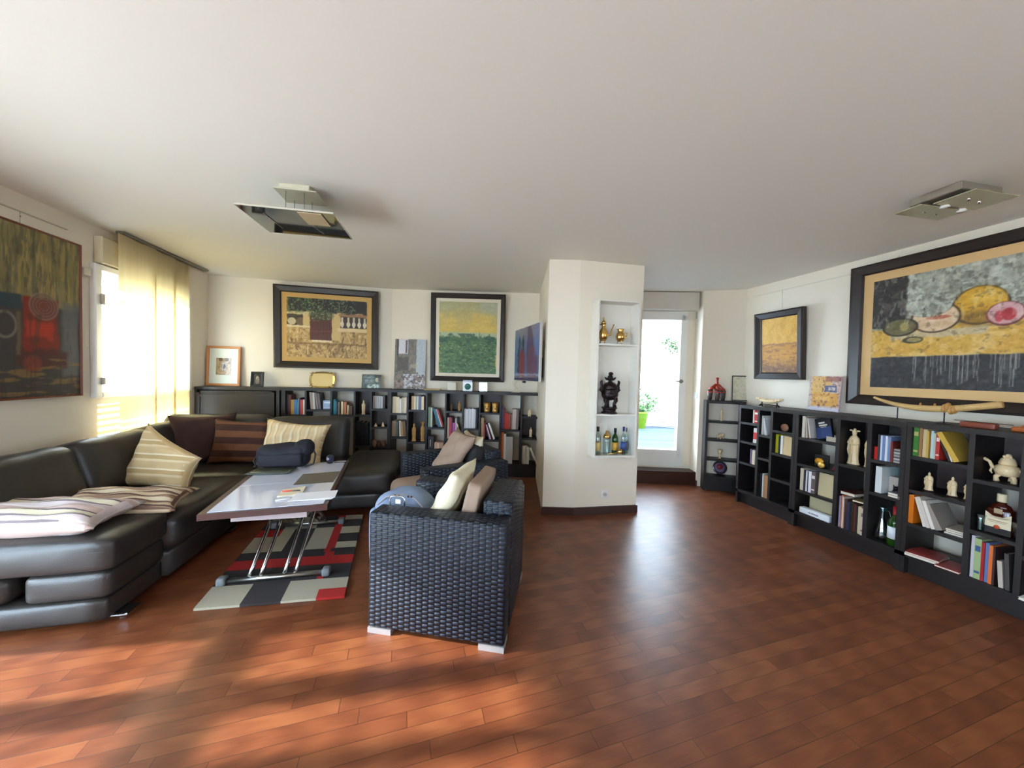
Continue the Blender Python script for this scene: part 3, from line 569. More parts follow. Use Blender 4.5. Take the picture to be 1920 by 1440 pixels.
m=MB(); m.tube([(-1.15,2.86,.30),(-.80,2.86,.30)],.012,10); m.tube([(-1.12,2.68,.45),(-.8,2.68,.45)],.016,10); m.tube([(-1.12,3.03,.45),(-.8,3.03,.45)],.016,10); tp('cross_bar',m,M_STEEL)
for x in (-1.02,-.92): m=MB(); m.tube([(x,2.72,.36),(x,2.9,.44)],.018,10); tp('gas_strut',m,M_BLACK)
# things on the table
ZT=.5518
def quad_thing(name,label,cat,poly,h,m_,z=ZT,group=None):
    mb=MB(); c_=sum((Vector(p) for p in poly),Vector((0,0)))/len(poly); mb.prism([tuple(Vector(p)-c_) for p in poly],0,h); o=obj(name,mb,m_); o.location=(c_.x,c_.y,z); return tag(o,label,cat,group)
quad_thing('placemat','grey-brown woven placemat on the right of the coffee table','placemat',[lerpq(.56,.40),lerpq(.98,.40),lerpq(.99,.66),lerpq(.57,.66)],.003,m_stripes([(.004,(112,104,86)),(.004,(92,84,70))],'woven_mat',axis=1))
quad_thing('notepad','cream paper notepad on the table under a red and grey pen','paper',[lerpq(.50,.17),lerpq(.73,.19),lerpq(.71,.34),lerpq(.50,.30)],.006,mat((226,214,186),.8))
m=MB(); m.tube([(-.045,0,0),(.015,0,0)],.0045,8,0); m.tube([(.018,0,0),(.062,0,0)],.0045,8,1); m.tube([(.062,0,0),(.078,0,0)],.0028,8,2)
p=lerpq(.59,.245); o=obj('pen',m,[mat((222,84,62),.4),mat((70,66,66),.4),mat((210,205,200),.4)]); o.location=(p[0],p[1],ZT+.011); o.rotation_euler=(0,0,R(2)); tag(o,'red and dark grey pen lying on the cream notepad','pen')
m=MB(); m.tube([(-.05,0,0),(.045,0,0)],.004,8,0); m.tube([(.045,0,0),(.055,0,0)],.004,8,1); p=lerpq(.60,.11); o=obj('pen',m,[mat((232,230,230),.4),mat((190,40,40),.4)]); o.location=(p[0],p[1],ZT+.0042); o.rotation_euler=(0,0,R(20)); tag(o,'white pen with red tip near the front edge of the table','pen')
pa=thing('paper_stack','loose stack of white sheets at the near right table corner','papers',(*lerpq(.86,.12),ZT))
for k in range(4):
    m=MB(); m.box((-.125+.006*k,-.06-.004*k,.003*k),(.125+.004*k,.085-.005*k,.003*k+.002)); o=obj('sheet',m,mat(((236,234,232),(226,206,186),(240,240,240),(232,232,238))[k],.8),pa); o.rotation_euler=(0,0,R(2*k))
tb=thing('tablet_case','flat dark tablet case on the far left of the coffee table','tablet',(*lerpq(.20,.80),ZT),R(-2))
m=MB(); m.rbox((-.17,-.075,0),(.12,.075,.012),.004,2); obj('case',m,mat((52,58,50),.3),tb)
m=MB(); m.rbox((-.14,-.078,.012),(.14,.06,.02),.003,1); obj('cover_flap',m,mat((70,74,62),.25),tb)
bg=thing('shoulder_bag','black nylon shoulder bag standing on the far end of the table','bag',(*lerpq(.27,.96),ZT),R(2))
NY=mat((26,26,36),.7,name='black_nylon',bump=.4,bscale=40)
m=MB(); m.puff((-.20,-.07,.0),(.17,.07,.185),.055,(.01,.02,.015),10,wr=.005); m.puff((.06,-.06,.08),(.20,.06,.215),.05,(.01,.01,.01),8,wr=.004); obj('body',m,NY,bg)
m=MB(); m.rbox((-.18,-.095,.02),(.14,-.065,.125),.015,2); obj('front_pocket',m,mat((32,32,42),.75,bump=.3,bscale=60),bg)
m=MB(); m.tube([(.19,0,.17),(.225,-.02,.10),(.215,-.03,.02),(.16,-.06,.008)],.007,6); m.tube([(-.2,0,.12),(-.225,-.03,.06),(-.19,-.05,.01)],.007,6); obj('strap',m,M_BLACK,bg)
wc=thing('round_camera','small dark blue ball-shaped camera at the far right table edge','camera',(*lerpq(.80,.955),ZT))
m=MB(); m.lathe([(.02,0),(.026,.006),(.012,.012)],16); obj('stand',m,M_BLACK,wc); m=MB(); m.ball((0,0,.04),.034); obj('body',m,mat((38,40,62),.35),wc); m=MB(); m.tube([(-.008,-.028,.044),(-.012,-.036,.045)],.012,14); obj('lens',m,mat((150,150,170),.15),wc)
m=MB(); m.tube([(.035,0,.004),(.09,.015,.003),(.13,-.005,.003)],.003,6); obj('cable',m,M_BLACK,wc)
# ============================================================ RUG
rg_=thing('patchwork_rug','beige, charcoal and red block-patterned rug under the coffee table','rug',(-.9,2.9,0))
m=MB(); BE,DK,RD=0,1,2
def rq(p,mi):
    n=Vector((0,0,0)); m.prism(p,0.002,.016,mi)
y=lambda l,r,x: l+(r-l)*((x+1.3)/.8)
X0=lambda v: -1.27-.085*(v-2.23); X1=lambda v: -.478-.094*(v-2.2)
def band(v0,v1,cols,u0=0,u1=1):
    tot=sum(c[0] for c in cols); a=u0
    for w_,mi in cols:
        b=a+w_/tot*(u1-u0); q=[]
        for (u,v) in ((a,v0),(b,v0),(b,v1),(a,v1)): q.append((X0(v)+(X1(v)-X0(v))*u,v-.035*(u-.0)))
        rq(q,mi); a=b
band(2.255,2.345,[(.29,BE),(.27,DK),(.24,BE),(.20,RD)])
band(2.345,2.46,[(.29,BE),(.27,DK),(.44,BE)])
band(2.46,2.49,[(.29,DK),(.27,DK),(.19,DK),(.05,RD),(.20,DK)]); band(2.49,2.64,[(.78,DK),(.22,DK)])
band(2.64,2.76,[(1,RD)]); band(2.76,2.82,[(.74,DK),(.08,RD),(.18,DK)])
band(2.82,2.87,[(.30,DK),(.26,DK),(.16,DK),(.06,RD),(.22,DK)])
band(2.87,2.97,[(.34,BE),(.20,DK),(.19,BE),(.08,RD),(.19,BE)])
band(2.97,3.12,[(.34,BE),(.20,DK),(.19,BE),(.08,RD),(.19,DK)])
band(3.12,3.25,[(.22,RD),(.12,BE),(.20,DK),(.19,BE),(.08,RD),(.19,BE)])
band(3.25,3.40,[(.22,DK),(.32,BE),(.19,DK),(.08,RD),(.19,DK)])
band(3.40,3.50,[(.54,BE),(.19,DK),(.08,RD),(.19,BE)])
obj('pile',m,[mat(c_,.95,bump=1,bscale=260,name=n_) for c_,n_ in (((178,168,146),'beige_wool'),((52,46,46),'charcoal_wool'),((176,32,28),'red_wool'))],rg_,True)
# ============================================================ PICTURES
def frame_mesh(w,h,fw,fd,inner=.35):
    m=MB(); L=[(0,0),(0,-fd),(fw*.22,-fd*1.05),(fw*.85,-fd*.72),(fw,-fd*.5),(fw,-.002)]
    rings=[[(o,y,o),(w-o,y,o),(w-o,y,h-o),(o,y,h-o)] for o,y in L]
    vs=[p for r in rings for p in r]; fs=[]
    for j in range(len(L)-1):
        for i in range(4): k=(i+1)%4; fs.append((j*4+i,j*4+k,(j+1)*4+k,(j+1)*4+i))
    m.add(vs,fs); return m
def picture(name,label,cat,loc,rotz,w,h,fw,fd,fm,cv,border=0,bc=None,tilt=0,group=None,pm=None,by=.4):
    t=thing(name,label,cat,loc,group=group,rot=(R(tilt),0,rotz))
    if fw: obj('picture_frame',frame_mesh(w,h,fw,fd),fm,t)
    y=-fd*by if fw else -fd
    if border:
        m=MB(); m.box((fw,y,fw),(w-fw,y+.004,h-fw)); obj('mount',m,bc,t); y-=.003
    if not fw: m=MB(); m.box((0,y+.001,0),(w,0,h)); obj('stretcher',m,fm,t)
    b=fw+border; cv.build('canvas',w-2*b,h-2*b,t,(b,y,b),pm); return t
def wires(t,w,h,xs,top):
    for x in xs: m=MB(); m.tube([(x,-.004,h-.01),(x,-.004,h+top)],.0012,5); m.ball((x,-.006,h+top-.03),.004,seg=8); obj('hanging_wire',m,M_STEEL,t)
# stone gate
c=Cv(280,220,(178,146,92),11); n1=c.noise(50,40)
c.speck(24,18,60).speck(90,60,50).blobs(60,14,.66,(96,68,44),.7).blobs(40,40,.74,(220,198,150),.8)
c.rect(0,1,.22,.25,(90,62,40),.5,.02,.02).blobs(36,10,.6,(112,84,56),.6,(c.Y<.22)*1.0)
c.rect(0,.28,.50,.54,(222,204,164),.9,.01,.01).rect(0,.28,.54,.72,(52,42,30),.9,.01,.03).ell(.06,.6,.05,.06,(206,190,156),.9).ell(.17,.6,.06,.07,(120,96,66),.8).rect(.19,.28,.54,.74,(204,176,120),1,.01,.02)
c.rect(0,.28,.72,.77,(206,188,146),.9,.01,.02).rect(.28,.55,.30,.76,(70,34,28),1,.01,.01)
for k in range(13): c.rect(.29+k*.02,.296+k*.02,.30,.74,(118,58,44),.8,.004,.006)
c.rect(.28,.55,.44,.46,(120,60,40),.5,.01,.02).rect(.30,.56,.26,.29,(232,218,184),.9,.01,.02)
c.rect(.55,.66,.30,.78,(206,178,122),.9,.01,.02).rect(.66,1,.52,.72,(60,48,38),1,.01,.02).rect(.62,1,.46,.52,(218,196,150),.9,.01,.01).rect(.64,1,.72,.77,(150,104,76),.9,.01,.02)
for x in (.68,.76,.83,.90,.97):
    c.ell(x,.59,.024,.045,(214,204,184),1,.2).rect(x-.013,x+.013,.53,.71,(206,196,176),.9,.005,.006)
c.rect(0,1,.77,1.1,(34,30,28),1,.03,.05); msk=np.clip((c.Y-.70)*9,0,1)
c.blobs(44,34,.55,(62,98,44),.85,msk*(c.X<.3)).blobs(50,40,.6,(112,138,92),.8,msk*(c.X<.88)).blobs(70,60,.66,(150,168,126),.7,msk*(c.X<.75)*(c.X>.22)).ell(.42,.72,.15,.09,(62,76,48),.7,.3).blobs(70,50,.6,(138,156,112),.8,(np.abs(c.X-.42)<.14)*(c.Y>.62)*(c.Y<.8))
picture('framed_painting','dark framed painting of an old stone gate under foliage above the low cabinet','painting',(-1.957,5.048,1.385),0,1.25,1.05,.085,.05,M_FRAME,c,.06,mat((196,158,94),.6,name='gold_mount'),2)
# green landscape
c=Cv(220,280,(206,178,92),12); c.put(np.clip((c.Y-.62)*3.2,0,1),(180,172,124)).blobs(5,5,.45,(222,190,96),.6,(c.Y<.85)*1.0); c.ell(.95,.95,.25,.12,(176,180,156),.8,.8).ell(.05,.97,.3,.1,(176,178,136),.6,.8); c.speck(12,30,14)
c.rect(0,1,.50,.575,(168,186,160),.85,.03,.02).rect(0,1,-.1,.52,(74,108,72),1,.02,.05); c.blobs(10,14,.5,(48,82,64),.8,(c.Y<.56)*(c.Y>.42)).blobs(22,50,.6,(104,142,86),.8,(c.Y<.45)*1.0).blobs(30,60,.68,(164,178,128),.7,(c.Y<.42)*1.0).blobs(16,40,.6,(40,72,50),.7,(c.Y<.46)*1.0)
for x,hh in ((.70,.58),(.73,.55),(.78,.54),(.88,.54)): c.rect(x-.006,x+.006,.5,hh,(84,112,96),.8,.006)
c.speck(60,90,16)
GF=Frame((-.54,5.05),math.atan2(-.473,2.16))
picture('framed_painting','tall dark framed painting of green hills under a yellow sky','painting',GF.p(.552,-.002,1.262),GF.a,1.01,1.19,.065,.055,M_FRAME,c,.045,mat((226,216,196),.6,name='cream_mount'),2)
# sea
c=Cv(110,100,(208,158,62),13); c.put(np.clip(c.Y*1.1-.5,0,1),(222,178,88)).speck(8,8,22).rect(0,1,.50,.53,(140,92,60),.8,.02,.02).rect(0,1,-.1,.5,(188,132,52),.8,.02).blobs(8,40,.6,(128,84,48),.6,(c.Y<.5)*1.0).put(np.clip((.26-c.Y)*5,0,1),(104,74,62),.75).blobs(12,30,.6,(196,140,64),.5,(c.Y<.3)*1.0).speck(50,50,22)
t=picture('framed_painting','small dark framed painting of a golden sea hanging in the right corner','painting',(3.775,3.35,1.40),R(-90),.55,.755,.075,.05,M_FRAME,c,0,None,4)
t.rotation_euler.x=R(3)
wires(t,.55,.755,(.30,),.225)
# still life
c=Cv(300,200,(150,152,140),14); c.speck(20,10,50).speck(60,40,50).blobs(30,20,.6,(196,202,190),.7).blobs(40,24,.68,(92,94,90),.6)
c.rect(-.1,.15,.55,1.1,(48,46,44),1,.01,.02).blobs(30,30,.62,(96,92,84),.5,(c.X<.15)*(c.Y>.5)).put(np.clip((c.X-.62)*3,0,1)*(c.Y>.5),(196,196,172),.6)
c.rect(0,1,.28,.535,(206,162,72),1,.015,.02).blobs(20,14,.56,(222,190,124),.7,(c.Y<.53)*(c.Y>.28)).blobs(24,20,.66,(150,116,60),.6,(c.Y<.53)*(c.Y>.28)*(c.X<.2)).rect(.60,.9,.45,.62,(222,184,92),.7,.02,.02).rect(.08,.44,.44,.50,(190,176,146),.85,.012,.02)
c.ell(.412,.66,.092,.15,(52,40,24),1,.05).ell(.412,.665,.085,.14,(206,156,44),1,.12).ell(.425,.72,.05,.05,(226,186,84),.7,.8).ell(.412,.56,.07,.06,(108,82,40),.6,.6)
c.ell(.49,.575,.057,.09,(120,60,60),1,.06).ell(.49,.58,.052,.08,(206,160,162),1,.1).ell(.50,.57,.022,.045,(176,44,52),.9,.3).ell(.472,.56,.013,.045,(186,60,70),.8,.3)
def cres(s,k,col,cut=.075):
    d1=np.sqrt(((s.X-.262)/(.085*k))**2+((s.Y-.60)/(.115*k))**2); d2=np.sqrt(((s.X-.238)/.088)**2+((s.Y-.70)/.088)**2)
    s.put(np.clip((1-d1)/.08+.5,0,1)*np.clip((d2-1)/.08+.5,0,1),col)
cres(c,1.1,(70,50,34)); cres(c,1.0,(216,188,154)); c.ell(.275,.60,.045,.016,(176,96,70),.9,.3).ell(.262,.545,.06,.02,(196,160,120),.6,.6)
c.ell(.125,.545,.076,.082,(42,38,28),1,.06).ell(.125,.545,.066,.07,(104,98,66),1,.2).ell(.145,.55,.018,.04,(176,160,96),.8,.4).ell(.18,.425,.042,.03,(70,64,44),1,.1).ell(.185,.425,.03,.02,(150,136,90),1,.3)
c.rect(0,1,-.1,.28,(44,44,48),1,.012,.01).blobs(30,14,.6,(84,82,80),.5,(c.Y<.27)*1.0)
rg=random.Random(4)
c.speck(80,50,26).lines(70,12,.6,(226,222,206),.25,(c.Y>.55)*1.0).blobs(50,34,.68,(70,60,48),.35,(c.Y>.28)*(c.Y<.8))
for k in range(34):
    x=rg.uniform(.17,.56); l=rg.uniform(.02,.2); c.rect(x-.0012,x+.0012,l,.29,(168,168,160),.75,.003,.004)
t=picture('framed_painting','very large dark framed still life of melons on the right wall','painting',(3.775,2.40,1.195),R(-90),1.78,1.22,.085,.06,M_FRAME,c,.07,mat((214,176,122),.6,name='ochre_mount'),1)
wires(t,1.78,1.22,(.30,1.3),.03)
# left red abstract
c=Cv(150,170,(128,118,76),15); c.lines(46,5,.55,(96,90,70),.7).lines(60,6,.62,(160,140,78),.7).lines(50,8,.7,(80,74,60),.6).speck(40,12,26)
c.rect(0,1.1,-.1,.56,(62,58,58),1,.02,.02).rect(0,.6,.52,.60,(44,62,72),1,.01,.01).rect(.86,1.1,.12,.60,(100,102,106),.8,.03,.02).rect(.60,.84,.26,.60,(126,34,26),1,.01,.02).rect(.62,.80,.36,.46,(176,46,28),1,.02,.03).rect(.58,.90,.18,.28,(76,34,34),.9,.03,.04)
for r_ in (1,.78,.56,.34): c.ell(.74,.555,.10*r_,.085*r_,(150,134,122),.8,.10,.12)
c.ell(.74,.555,.095,.08,(104,80,72),.5,.1).ell(.50,.42,.07,.08,(130,126,118),.8,.1,.2).rect(.565,.59,.25,.5,(112,96,70),.8,.01,.01).blobs(6,40,.56,(146,112,60),.7,(c.Y<.24)*1.0).ell(.66,.20,.06,.05,(130,52,38),.8,.4).lines(40,5,.6,(60,44,40),.4,(c.Y<.5)*1.0)
t=picture('framed_painting','tall thin-framed abstract painting with a red block on the left wall','painting',(-2.698,2.42,1.12),R(90),1.0,1.17,.014,.035,mat((118,58,34),.4,name='red_brown_frame'),c,0,None,0,by=.8)
wires(t,1.0,1.17,(.62,),.085)
# unframed grey interior
c=Cv(90,140,(120,114,106),16); c.speck(14,20,34).rect(.1,.42,.70,1,(216,214,222),.95,.01,.02).rect(.34,.40,.72,.98,(70,60,56),.8,.01).rect(.06,.12,.66,1,(60,54,50),.8,.01).rect(.7,1.1,.26,1.1,(176,184,192),1,.02,.03).rect(.08,.44,.36,.64,(84,80,78),.9,.03,.04).rect(.5,.72,.42,.50,(170,158,140),.8,.02,.02).rect(0,1.1,-.1,.28,(138,124,118),1,.02,.05).blobs(14,20,.5,(200,204,214),.9,(c.Y<.3)*(c.X>.3)).blobs(20,26,.6,(70,64,64),.8,(c.Y<.36)*1.0).blobs(16,30,.62,(184,150,130),.6,(c.Y<.16)*1.0).speck(50,70,26)
FB=Frame((-.534,4.78),R(-12.36))
picture('unframed_canvas','unframed grey interior painting propped on the back shelf between the two framed paintings','painting',FB.p(.0,.215,1.137),FB.a,.42,.68,0,.018,mat((190,184,172),.7),c,0,None,-3)
# small abstract
c=Cv(80,100,(196,172,160),17); c.speck(14,14,40).rect(.08,.7,.5,1,(214,170,96),.9,.03,.04).rect(.5,1,.85,1,(150,96,90),.8,.03,.04).rect(.12,.95,.14,.52,(212,152,62),.9,.03,.04).rect(.5,.88,.56,.74,(90,98,128),1,.02,.03).rect(.62,.84,.60,.69,(206,200,204),.9,.03).rect(.25,.7,.3,.42,(222,178,108),.8,.05,.05).blobs(20,20,.66,(96,62,70),.7).rect(0,1,0,.10,(206,204,222),.9,.03,.03).speck(40,50,26)
picture('unframed_canvas','small unframed orange and white abstract canvas standing on the right shelf','painting',(3.66,2.674,1.105),R(-90),.27,.33,0,.02,mat((196,180,190),.7),c,0,None,-4)
# light wood frame with little photograph
c=Cv(40,50,(176,150,112),18); c.speck(8,8,50).ell(.3,.9,.14,.1,(84,64,44),.9).ell(.7,.9,.14,.1,(90,70,48),.9).rect(.42,.62,.25,.75,(196,200,206),.9,.05,.03).ell(.55,.5,.07,.14,(60,62,80),.9).blobs(10,10,.6,(110,80,54),.6)
t=picture('framed_picture','light wood framed small photograph with wide pale mount by the blind','picture',(-2.685,5.0,1.137),0,.36,.49,.028,.02,mat((196,132,78),.4,name='light_wood'),c,.0,None,-3)
for ch in list(t.children):
    if ch.name.startswith('canvas'): bpy.data.objects.remove(ch)
m=MB(); m.box((.028,-.010,.028),(.332,-.006,.462)); obj('mount',m,mat((226,230,218),.6),t); c.build('photograph',.16,.21,t,(.10,-.0115,.135),M_PHOTO)
def easel(t,h,m_=M_BLACK):
    m=MB(); m.prism([(-.012,0),(.012,0),(.012,.003),(-.012,.003)],0,h*.75,0,Matrix.Translation((t['w']/2,0.004,0))@Matrix.Rotation(R(-18),4,'X')); obj('stand',m,m_,t)
c=Cv(30,40,(60,58,56),19); c.ell(.5,.6,.2,.2,(176,166,156),.9,.4).ell(.5,.35,.3,.3,(130,120,112),.8,.4).speck(12,12,60)
picture('framed_photo','small black frame with a dark portrait on top of the low cabinet','photo',(-2.17,4.91,1.137),R(6),.135,.185,.028,.02,M_BLACK,c,0,None,-8,pm=M_PHOTO)
c=Cv(50,36,(84,98,96),20); c.rect(.1,.6,.4,.9,(150,168,170),.8,.2,.05).ell(.6,.12,.35,.2,(196,220,214),.9,.3).ell(.78,.62,.09,.16,(206,196,170),.9,.3).rect(.65,1,.8,1,(64,60,50),.9,.05).blobs(12,10,.6,(50,60,60),.7)
picture('photo_print','dark blue-green bedroom photograph leaning on the back shelf below the gate painting','photo',(-.893,4.93,1.137),R(-3),.245,.185,.004,.006,mat((40,50,48),.3),c,0,None,-8,pm=M_PHOTO)
c=Cv(60,70,(206,198,174),21); c.lines(8,8,.62,(186,176,150),.6).lines(14,12,.72,(170,160,138),.4)
CFR=Frame((3.335,3.60),R(-30))
picture('framed_drawing','thin black framed pale drawing on the corner shelf','picture',CFR.p(.285,.135,1.122),R(-33),.27,.31,.010,.016,M_BLACK,c,0,None,-5)
# television on its wall arm
c=Cv(120,80,(92,102,140),22); c.put(np.clip(c.Y*1.2-.3,0,1),(120,122,138),.6).put(np.clip((.35-c.X)*3,0,1),(96,120,160),.8).speck(14,6,16)
for x,w_,h_ in ((.22,.07,.86),(.38,.08,.85)): c.rect(x-w_,x+w_*.6,.12,h_*.72,(52,58,84),.9,.06,.05).ell(x,h_*.86,w_*.6,.13,(56,58,80),.9,.3)
c.ell(.34,.28,.14,.32,(138,52,66),.85,.4).ell(.66,.55,.13,.42,(84,62,96),.9,.25).ell(.62,.9,.07,.16,(66,60,92),.9,.3).ell(.75,.3,.2,.34,(110,66,90),.85,.3).rect(.84,1,.45,1,(104,116,168),.7,.05,.03).rect(0,1,.10,.13,(156,160,190),.7,.02,.02).rect(0,1,-.1,.08,(60,60,84),.7,.02)
A=Vector((1.018,4.229)); B=Vector((1.075,3.405)); ang=math.atan2(B.y-A.y,B.x-A.x); TW=(B-A).length
t=thing('television','flat thin television on a wall arm beside the green landscape painting','television',(A.x,A.y,1.31),ang)
m=MB(); m.rbox((-.008,-.0,-.008),(TW+.008,.03,.615),.004,1,sm=False); obj('casing',m,mat((196,192,188),.35,name='pale_bezel'),t)
c.build('screen',TW,.605,t,(0,-.0012,0),m_paint('glossy_screen',.12,0))
m=MB(); m.rbox((TW*.42,-.012,-.03),(TW*.47,.02,-.006),.003,1,sm=False); obj('sensor',m,M_BLACK,t)
m=MB(); m.box((TW*.3,.03,.12),(TW*.7,.055,.44)); m.box((TW*.45,.05,.2),(TW*.52,.14,.36)); obj('wall_arm',m,M_BLACK,t)
sp_=thing('soundbar','small black box speaker fixed to the side of the white middle wall','speaker',(1.225,3.80,1.45)); m=MB(); m.rbox((-.045,-.1,-.11),(.0,.1,.11),.006,1); obj('cabinet',m,M_BLACK,sp_)
sp_.location=(1.245,3.80,1.46)
# ============================================================ SHELVES
def bookcase(name,label,F,s0,s1,depth,top,cols,bottom=.15,ends=(True,True),tt=.034,topd=None,th=.022,group=None,plinth=True,over=0):
    """cols: list of (sl,sr,[(board_z)...],[back cells])"""
    t=thing(name,label,'bookcase',F.p(s0,0,0),F.a,group); X=lambda s:s-s0
    td=topd or depth
    m=MB(); m.box((-over,-.006,top-tt),(X(s1)+over,td,top)); obj('top_panel',m,M_WENGE,t)
    m=MB(); m.box((0,0,bottom-.028),(X(s1),depth,bottom)); obj('bottom_panel',m,M_WENGE,t)
    if plinth: m=MB(); m.box((.0,.045,0),(X(s1),.065,bottom-.028)); obj('plinth',m,M_WENGE,t)
    ds=sorted(set([c_[0] for c_ in cols]+[c_[1] for c_ in cols]))
    for k,s in enumerate(ds):
        a=X(s); z1=top-tt
        if k==0: m=MB(); m.box((a,0,0),(a+th,depth,z1)); obj('side_panel',m,M_WENGE,t)
        elif k==len(ds)-1: m=MB(); m.box((a-th,0,0),(a,depth,z1)); obj('side_panel',m,M_WENGE,t)
        else: m=MB(); m.box((a-th/2,0.002,bottom),(a+th/2,depth,z1)); obj('divider',m,M_WENGE,t)
    for sl,sr,bs,backs in cols:
        a=X(sl)+(th if sl==ds[0] else th/2); b=X(sr)-(th if sr==ds[-1] else th/2)
        for z in bs: m=MB(); m.box((a,.003,z-.024),(b,depth,z)); obj('shelf_board',m,M_WENGE,t)
        zs=[bottom]+sorted(bs)+[top-tt+.02]
        for k in backs: m=MB(); m.box((a,depth-.008,zs[k]),(b,depth-.001,zs[k+1]-.024)); obj('back_panel',m,M_WENGEB,t)
    return t
BLF=Frame((-2.65,4.78),0); BRF=FB; RF=Frame((3.40,4.0),R(-90)); 
# low cabinet with a door
t=thing('low_cabinet','dark low cabinet with a panelled door under the light wood picture','cabinet',BLF.p(-.035,0,0),0)
m=MB(); m.box((0,-.006,1.10),(.92,.255,1.135)); obj('top_panel',m,M_WENGE,t)
m=MB(); m.box((0,0,0),(.022,.25,1.10)); m.box((.898,0,0),(.92,.25,1.10)); m.box((.022,.02,.0),(.898,.25,.06)); m.box((.022,.23,.06),(.898,.245,1.1)); obj('carcass',m,M_WENGE,t)
m=MB(); m.box((.03,-.018,.06),(.06,0,1.09)); m.box((.80,-.018,.06),(.83,0,1.09)); m.box((.06,-.018,1.02),(.80,0,1.045)); m.box((.06,-.008,.06),(.80,-.002,1.09)); m.box((.03,-.018,1.07),(.83,0,1.09)); m.box((.85,-.012,.0),(.885,0,1.10))
d_=obj('door',m,M_WENGE,t)
gb='dark modular bookcases'
bookcase('bookcase','dark open bookcase behind the sofa beside the closed cabinet',BLF,.886,2.125,.25,1.135,[(.886,1.134,[.80],[]),(1.134,1.426,[.867,.50],[]),(1.426,1.701,[.80],[]),(1.701,1.90,[.799,.40],[2]),(1.90,2.125,[.879,.638,.365],[2])],group=None)
bookcase('bookcase','dark open bookcase on the back wall below the green landscape painting',BRF,.01,2.03,.25,1.133,[(.01,.25,[.823,.51],[]),(.25,.494,[.871,.449],[1]),(.494,.745,[.646,.36],[]),(.745,.972,[.87,.50],[2]),(.972,1.192,[.643,.36],[]),(1.192,1.466,[.86,.50],[2]),(1.466,1.747,[.642],[]),(1.747,2.03,[.818,.535],[1])],bottom=.18)
bookcase('bookcase','short dark bookcase beside the corner unit at the right wall',RF,.78,1.402,.30,1.10,[(.78,1.018,[.914,.702,.467],[0,1,2,3]),(1.018,1.166,[.808,.566],[0,1,2]),(1.166,1.402,[.881,.649,.392],[])],topd=.375,th=.024)
bookcase('bookcase','dark bookcase holding the two tall ivory statues',RF,1.404,2.198,.30,1.10,[(1.404,1.761,[.856,.608,.358],[]),(1.761,1.979,[.694],[1]),(1.979,2.198,[.783,.526],[])],topd=.375,th=.03)
bookcase('bookcase','dark bookcase at the right edge with the big liquor bottle',RF,2.20,3.3,.30,1.107,[(2.20,2.513,[.864,.62,.375],[2]),(2.513,2.72,[.787,.457],[2]),(2.72,3.02,[.80,.391],[0,1,2]),(3.02,3.3,[.7,.4],[])],topd=.375,th=.026)
bookcase('corner_bookcase','narrow dark corner shelf unit beside the glass door recess',CFR,-.02,.40,.15,1.118,[(-.02,.40,[.865,.64,.398],[])],bottom=.185,th=.028)
# ------------------------------------------------------------ books
CAT={}
ORD=['first','second','third','fourth','fifth','sixth','seventh','eighth','ninth','tenth','eleventh','twelfth']
def book(w,h,d,c,loc,rot,label,group,pages=True,band=None,cat='book',name='book'):
    m=MB(); t_=min(.003,w*.2); 
    if pages:
        m.box((0,0,0),(w,t_,h)); m.box((0,t_,0),(t_,d,h)); m.box((w-t_,t_,0),(w,d,h))
    else: m.box((0,0,0),(w,d,h))
    if band:
        for z0,z1 in ((.68,.82),(.14,.2)): m.box((w*.12,-.0006,h*z0),(w*.88,0,h*z1),1)
    o=obj(name,m,[mat(c,.45)]+([mat(band,.5)] if band else [])); o.location=loc; o.rotation_euler=rot; tag(o,label,cat,group)
    if pages: q=MB(); q.box((t_,t_,.003),(w-t_,d-.004,h-.003)); obj('pages',q,M_PAGES,o)
    return o
def row(F,s,z,cub,items,d0=.04,group=None,dep=.17,pages=True,s_end=None,hs=1):
    ph=None; n=0; sc=1
    for it in items:
        w,h,c,word=it[:4]; lean=it[4] if len(it)>4 else 0; gap=it[5] if len(it)>5 else 0; band=it[6] if len(it)>6 else None
        h*=hs; a=R(lean); s+=gap
        if lean: 
            if ph is not None and not plean: s+=max(0,min(h,ph/math.cos(a))*math.sin(a))
            elif ph is None: s+=h*math.sin(a)
        p=F.p(s,d0+RNG.uniform(0,.012),z+.0006)
        rot=(Matrix.Rotation(F.a,3,'Z')@Matrix.Rotation(-a,3,'Y')).to_euler()
        lab='%s book%s, %s from left in %s'%(word,' leaning' if lean else '',ORD[n],cub)
        book(w-.0012,h,dep*RNG.uniform(.9,1),c,p,rot,lab,group or 'books on the shelves',pages,band)
        s+=w/math.cos(a) if lean else w; ph=h; plean=bool(lean); n+=1
    return s
def flat(F,s,d,z,w,dep,items,cub,rz=0,cat='book',group=None):
    "flat stack; items (h,color,word)"
    for k,it in enumerate(items):
        h,c,word=it[:3]; m=MB(); m.box((-w/2,-dep/2,0),(w/2,dep/2,h*.15)); m.box((-w/2,-dep/2,h*.85),(w/2,dep/2,h)); m.box((-w/2,dep/2-.003,0),(w/2,dep/2,h))
        o=obj('book' if cat=='book' else 'magazine',m,mat(c,.4)); o.location=F.p(s,d,z); o.rotation_euler=(0,0,F.a+R(rz+RNG.uniform(-4,4))); tag(o,word+' '+cub,cat,group or 'books on the shelves')
        q=MB(); q.box((-w/2+.002,-dep/2+.002,h*.15),(w/2-.002,dep/2-.003,h*.85)); obj('pages',q,M_PAGES,o); z+=h+.0006
W_=(226,222,214); CR=(206,192,160); TN=(168,140,106); 
